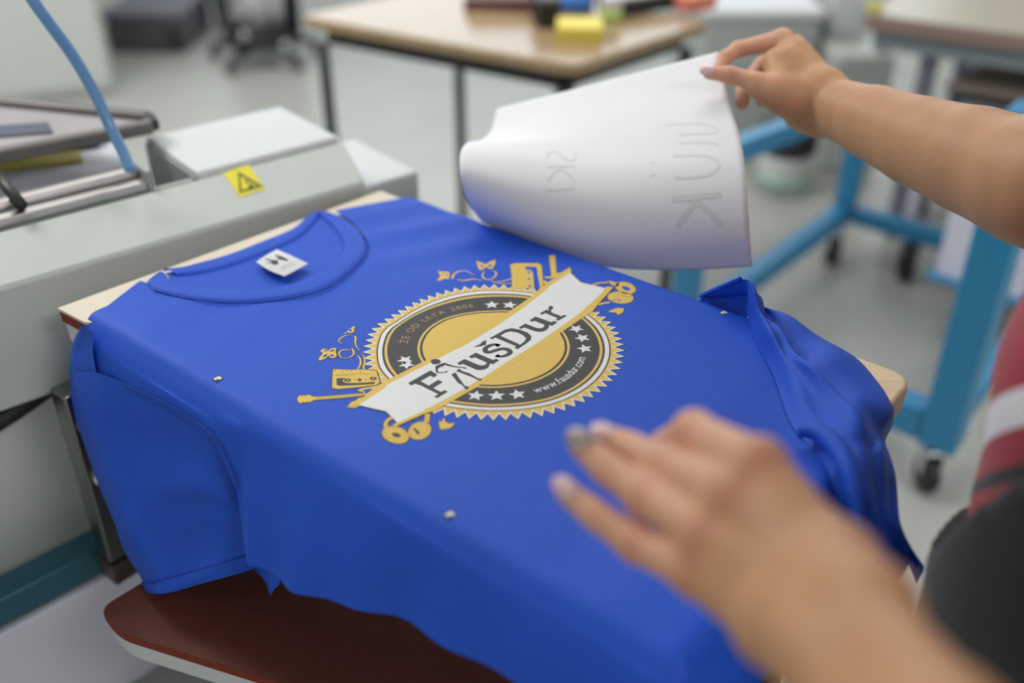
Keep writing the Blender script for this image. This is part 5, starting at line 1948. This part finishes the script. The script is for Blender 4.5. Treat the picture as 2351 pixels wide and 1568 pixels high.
zbox((c[0], c[1] + .045), .53, .080, .048, ZT + .0345, ZT + .040).build('papers', M_PAGE, t_)
c = on_tab(1575, 25)
t_ = thing('coral_block', 'coral pink block at the right end of the table', 'block', (c[0], c[1] + .02, ZT))
c = (c[0] + .022, c[1])
zbox((c[0], c[1] + .02), .55, .045, .030, ZT + .0005, ZT + .030).build('block_body', mat('coral', '#e6826c', .6), t_, bevel=.002)
zbox((c[0], c[1] + .02), .55, .046, .031, ZT + .0305, ZT + .034).build('block_top', mat('coral_light', '#ea9480', .6), t_)

# ------------------------------------------------------------------ far left: cabinet, box, vacuum
ca = at_z(268, 214, 0)
cab = thing('cabinet', 'tall pale grey cabinet at the left behind the hose', 'cabinet', (ca[0] - .6, ca[1] + .25, 0))
ca_d = ca[:2] / np.linalg.norm(ca[:2])          # depth direction of the cabinet
ca_l = np.array([-ca_d[1], ca_d[0]])               # along its front, to the left


def cbox(l0, l1, d0, d1, z0, z1):
    c_ = ca[:2] + ca_l * (l0 + l1) / 2 + ca_d * (d0 + d1) / 2
    return MB().obox((c_[0], c_[1], (z0 + z1) / 2), (*(-ca_l * (l1 - l0) / 2), 0), (*(ca_d * (d1 - d0) / 2), 0), (0, 0, (z1 - z0) / 2))


M_CAB = mat('cabinet_grey', '#c6cac7', .5)
cab.location = (*(ca[:2] + ca_l * .6 + ca_d * .25), 0)
cab.matrix_world = Matrix.Translation(cab.location)
cbox(0, 1.25, 0, .5, .004, 1.15).build('carcass', M_CAB, cab, bevel=.012)
cbox(.012, .615, -.014, -.0005, .04, 1.13).build('door', M_CAB, cab, bevel=.004)
cbox(.625, 1.235, -.014, -.0005, .04, 1.13).build('door', M_CAB, cab, bevel=.004)
for l_ in (.57, .66):
    cbox(l_, l_ + .018, -.034, -.0145, .60, .74).build('handle', M_ALU, cab, bevel=.003)
db = at_z(345, 122, 0)
t_ = thing('storage_chest', 'low dark grey plastic chest on the floor beside the pale cabinet', 'chest', (db[0], db[1] + .25, 0))
MB().box(db[0] - .20, db[0] + .175, db[1], db[1] + .5, .002, .15).build('chest_body', M_DARK, t_, bevel=.02)
MB().box(db[0] - .205, db[0] + .18, db[1] - .005, db[1] + .505, .1505, .19).build('chest_lid', mat('lid_grey', '#5f5f68', .5), t_, bevel=.012)
MB().box(db[0] + .11, db[0] + .15, db[1] - .018, db[1] - .0055, .02, .12).build('latch', M_BLACK, t_, bevel=.004)
gb = at_z(438, 18, 0)
t_ = thing('bucket', 'mint green bucket far behind the dark chest', 'bucket', gb)
MB().lathe([(.07, .0), (.095, .16), (.100, .165), (.088, .165), (.065, .01)], gb, 24).build('pail', mat('mint_green', '#6fd0a8', .4), t_, smooth=True)
MB().tube([gb + np.array([.1 * math.cos(a), .1 * math.sin(a) * .2, .16 + .10 * math.sin(a)]) for a in np.linspace(0, PI, 12)], .004, 6).build('handle', M_DKMETAL, t_, smooth=True)
gbn = at_z(532, 60, 0)
t_ = thing('waste_bin', 'pale grey bin between dark chest and steel drum', 'bin', gbn)
MB().lathe([(.075, .0), (.095, .24), (.10, .245), (.088, .245), (.07, .02)], gbn, 24).build('bin_body', mat('bin_grey', '#84848f', .5), t_, smooth=True)
MB().lathe([(.098, .2455), (.098, .262), (.03, .275)], gbn, 24).build('bin_lid', M_DARK, t_, smooth=True)
# steel drum on a black castor base
vc = at_z(612, 140, 0)
t_ = thing('steel_drum_cart', 'polished steel drum on a black five-legged castor base on the floor', 'drum cart', vc)
MB().lathe([(.13, .16), (.152, .165), (.152, .62), (.150, .625), (.10, .65)], vc, 36).build('drum', M_CHROME, t_, smooth=True)
for z_ in (.20, .36, .58):
    MB().lathe([(.1525, z_), (.157, z_ + .004), (.157, z_ + .010), (.1525, z_ + .014)], vc, 36).build('hoop', M_STEEL, t_, smooth=True)
MB().lathe([(.10, .085), (.17, .09), (.178, .11), (.178, .145), (.165, .1595), (.10, .1595)], vc, 36).build('base_ring', M_BLACK, t_, smooth=True)
for k in range(5):
    a = 2 * PI * k / 5 + .5
    d_ = np.array([math.cos(a), math.sin(a), 0])
    lg = MB().tube([vc + d_ * .10 + np.array([0, 0, .085]), vc + d_ * .25 + np.array([0, 0, .065])], [.022, .016], 10).build('base_leg', M_BLACK, t_, smooth=True)
    MB().wheel(vc + d_ * .25 + np.array([0, 0, .026]), np.cross(d_, (0, 0, 1)), .026, .012, 16).build('wheel', M_BLACK, lg, smooth=True)
for px, py in ((560, 82), (655, 105)):  # chrome discs added to give the bright highlights on the drum
    p = at_y(px, py, vc[1] - .185)
    MB().wheel(p, (p[0] - vc[0], p[1] - vc[1], 0), .022, .010, 18).build('glint_disc', M_CHROME, t_, smooth=True)
MB().tube([vc + np.array([.165, -.03, .15]), vc + np.array([.17, -.03, .70])], .022, 12).build('hose_pipe', M_BLACK, t_, smooth=True)

# ------------------------------------------------------------------ far right: grey cabinets and second table
mx0, mx1 = at_y(1622, 30, 3.45), at_y(1892, 30, 3.45)
zt = float(at_y(1750, 24, 3.45)[2])
t_ = thing('grey_machine', 'low light grey machine cabinet behind the raised hand', 'machine', ((mx0[0] + mx1[0]) / 2, 3.8, 0))
MB().box(mx0[0], mx1[0], 3.45, 4.15, .05, zt - .03).build('machine_body', mat('machine_grey', '#a7adab', .5), t_, bevel=.01)
MB().box(mx0[0] - .008, mx1[0] + .008, 3.442, 4.158, zt - .0295, zt).build('machine_lid', M_WHITE, t_, bevel=.006)
MB().box(mx0[0] + .02, mx1[0] - .02, 3.47, 4.13, 0, .0495).build('plinth', M_DARK, t_)
sx0, sx1 = at_y(1905, 100, 3.3), at_y(2068, 100, 3.3)
zs = float(at_y(1960, 128, 3.3)[2])
t_ = thing('side_unit', 'lower pale step unit beside the light grey machine cabinet', 'machine', ((sx0[0] + sx1[0]) / 2, 3.55, 0))
MB().box(sx0[0] + .03, sx1[0], 3.30, 3.85, .004, zs).build('unit_body', M_GREY, t_, bevel=.012)
MB().box(sx0[0] + .05, sx1[0] - .05, 3.50, 3.84, zs + .0005, zs + .16).build('upper_block', M_WHITE, t_, bevel=.01)
MB().wheel((sx1[0] - .035, 3.36, zs + .028), (0, 1, 0), .028, .02, 18).build('dark_roller', M_BLACK, t_, smooth=True)
MB().box(mx1[0] + .012, sx0[0] + .025, 3.48, 3.80, .004, zs + .09).build('gap_shade_block', M_DARK, t_)  # dark block put in as the shade between the units
ZS = .66
fa_, fb_ = at_z(1990, 33, ZS)[:2], at_z(2420, 92, ZS)[:2]
df = (fb_ - fa_) / np.linalg.norm(fb_ - fa_)
nf = np.array([-df[1], df[0]])
t_ = thing('side_table', 'beige topped table with brown edge at the upper right', 'table', (*(fa_ + df * .4 + nf * .3), 0))
MB().prism([fa_, fb_ + df * .4, fb_ + df * .4 + nf * .7, fa_ + nf * .7], ZS - .042, ZS - .0005).build('tabletop', mat('edge_brown', '#8d766c', .5), t_, bevel=.003)
MB().prism([fa_ + df * .004 + nf * .004, fb_ + df * .4 + nf * .004, fb_ + df * .4 + nf * .695, fa_ + df * .004 + nf * .695], ZS - .0003, ZS + .002).build('laminate', mat('beige_laminate', '#b5ad9c', .35), t_)
MB().prism([fa_ + df * .02 + nf * .03, fb_ + df * .38 + nf * .03, fb_ + df * .38 + nf * .06, fa_ + df * .02 + nf * .06], ZS - .095, ZS - .0423).build('apron_rail', mat('rail_grey', '#8b9496', .4), t_, bevel=.003)
for q in (fa_ + df * .17 + nf * .09, fa_ + df * .17 + nf * .62, fb_ + df * .3 + nf * .10, fb_ + df * .3 + nf * .62):
    MB().box(q[0] - .02, q[0] + .02, q[1] - .02, q[1] + .02, 0, ZS - .0955).build('leg', mat('leg_mauve', '#7d7c88', .4), t_, bevel=.003)
yl = fa_ + df * .012 + nf * .03
tag(MB().box(yl[0] - .02, yl[0] + .02, yl[1] - .012, yl[1] + .02, ZS + .0025, ZS + .025).build('yellow_tag', mat('tag_yellow', '#cfc55a', .6), None, bevel=.003), 'small yellow block on the corner of the beige table', 'block')
lbx = fa_ + df * .32 + nf * .40
t_ = thing('lilac_cabinet', 'lilac grey cabinet under the beige topped table', 'cabinet', (*lbx, 0))
MB().prism([fa_ + df * .20 + nf * .55, fb_ + df * .26 + nf * .55, fb_ + df * .26 + nf * .69, fa_ + df * .20 + nf * .69], .005, ZS - .12).build('carcass', mat('cabinet_lilac', '#a9aec0', .5), t_, bevel=.006)
MB().prism([fa_ + df * .21 + nf * .535, fa_ + df * .60 + nf * .535, fa_ + df * .60 + nf * .5495, fa_ + df * .21 + nf * .5495], .03, ZS - .14).build('door', mat('cabinet_lilac', '#a9aec0', .5), t_, bevel=.003)
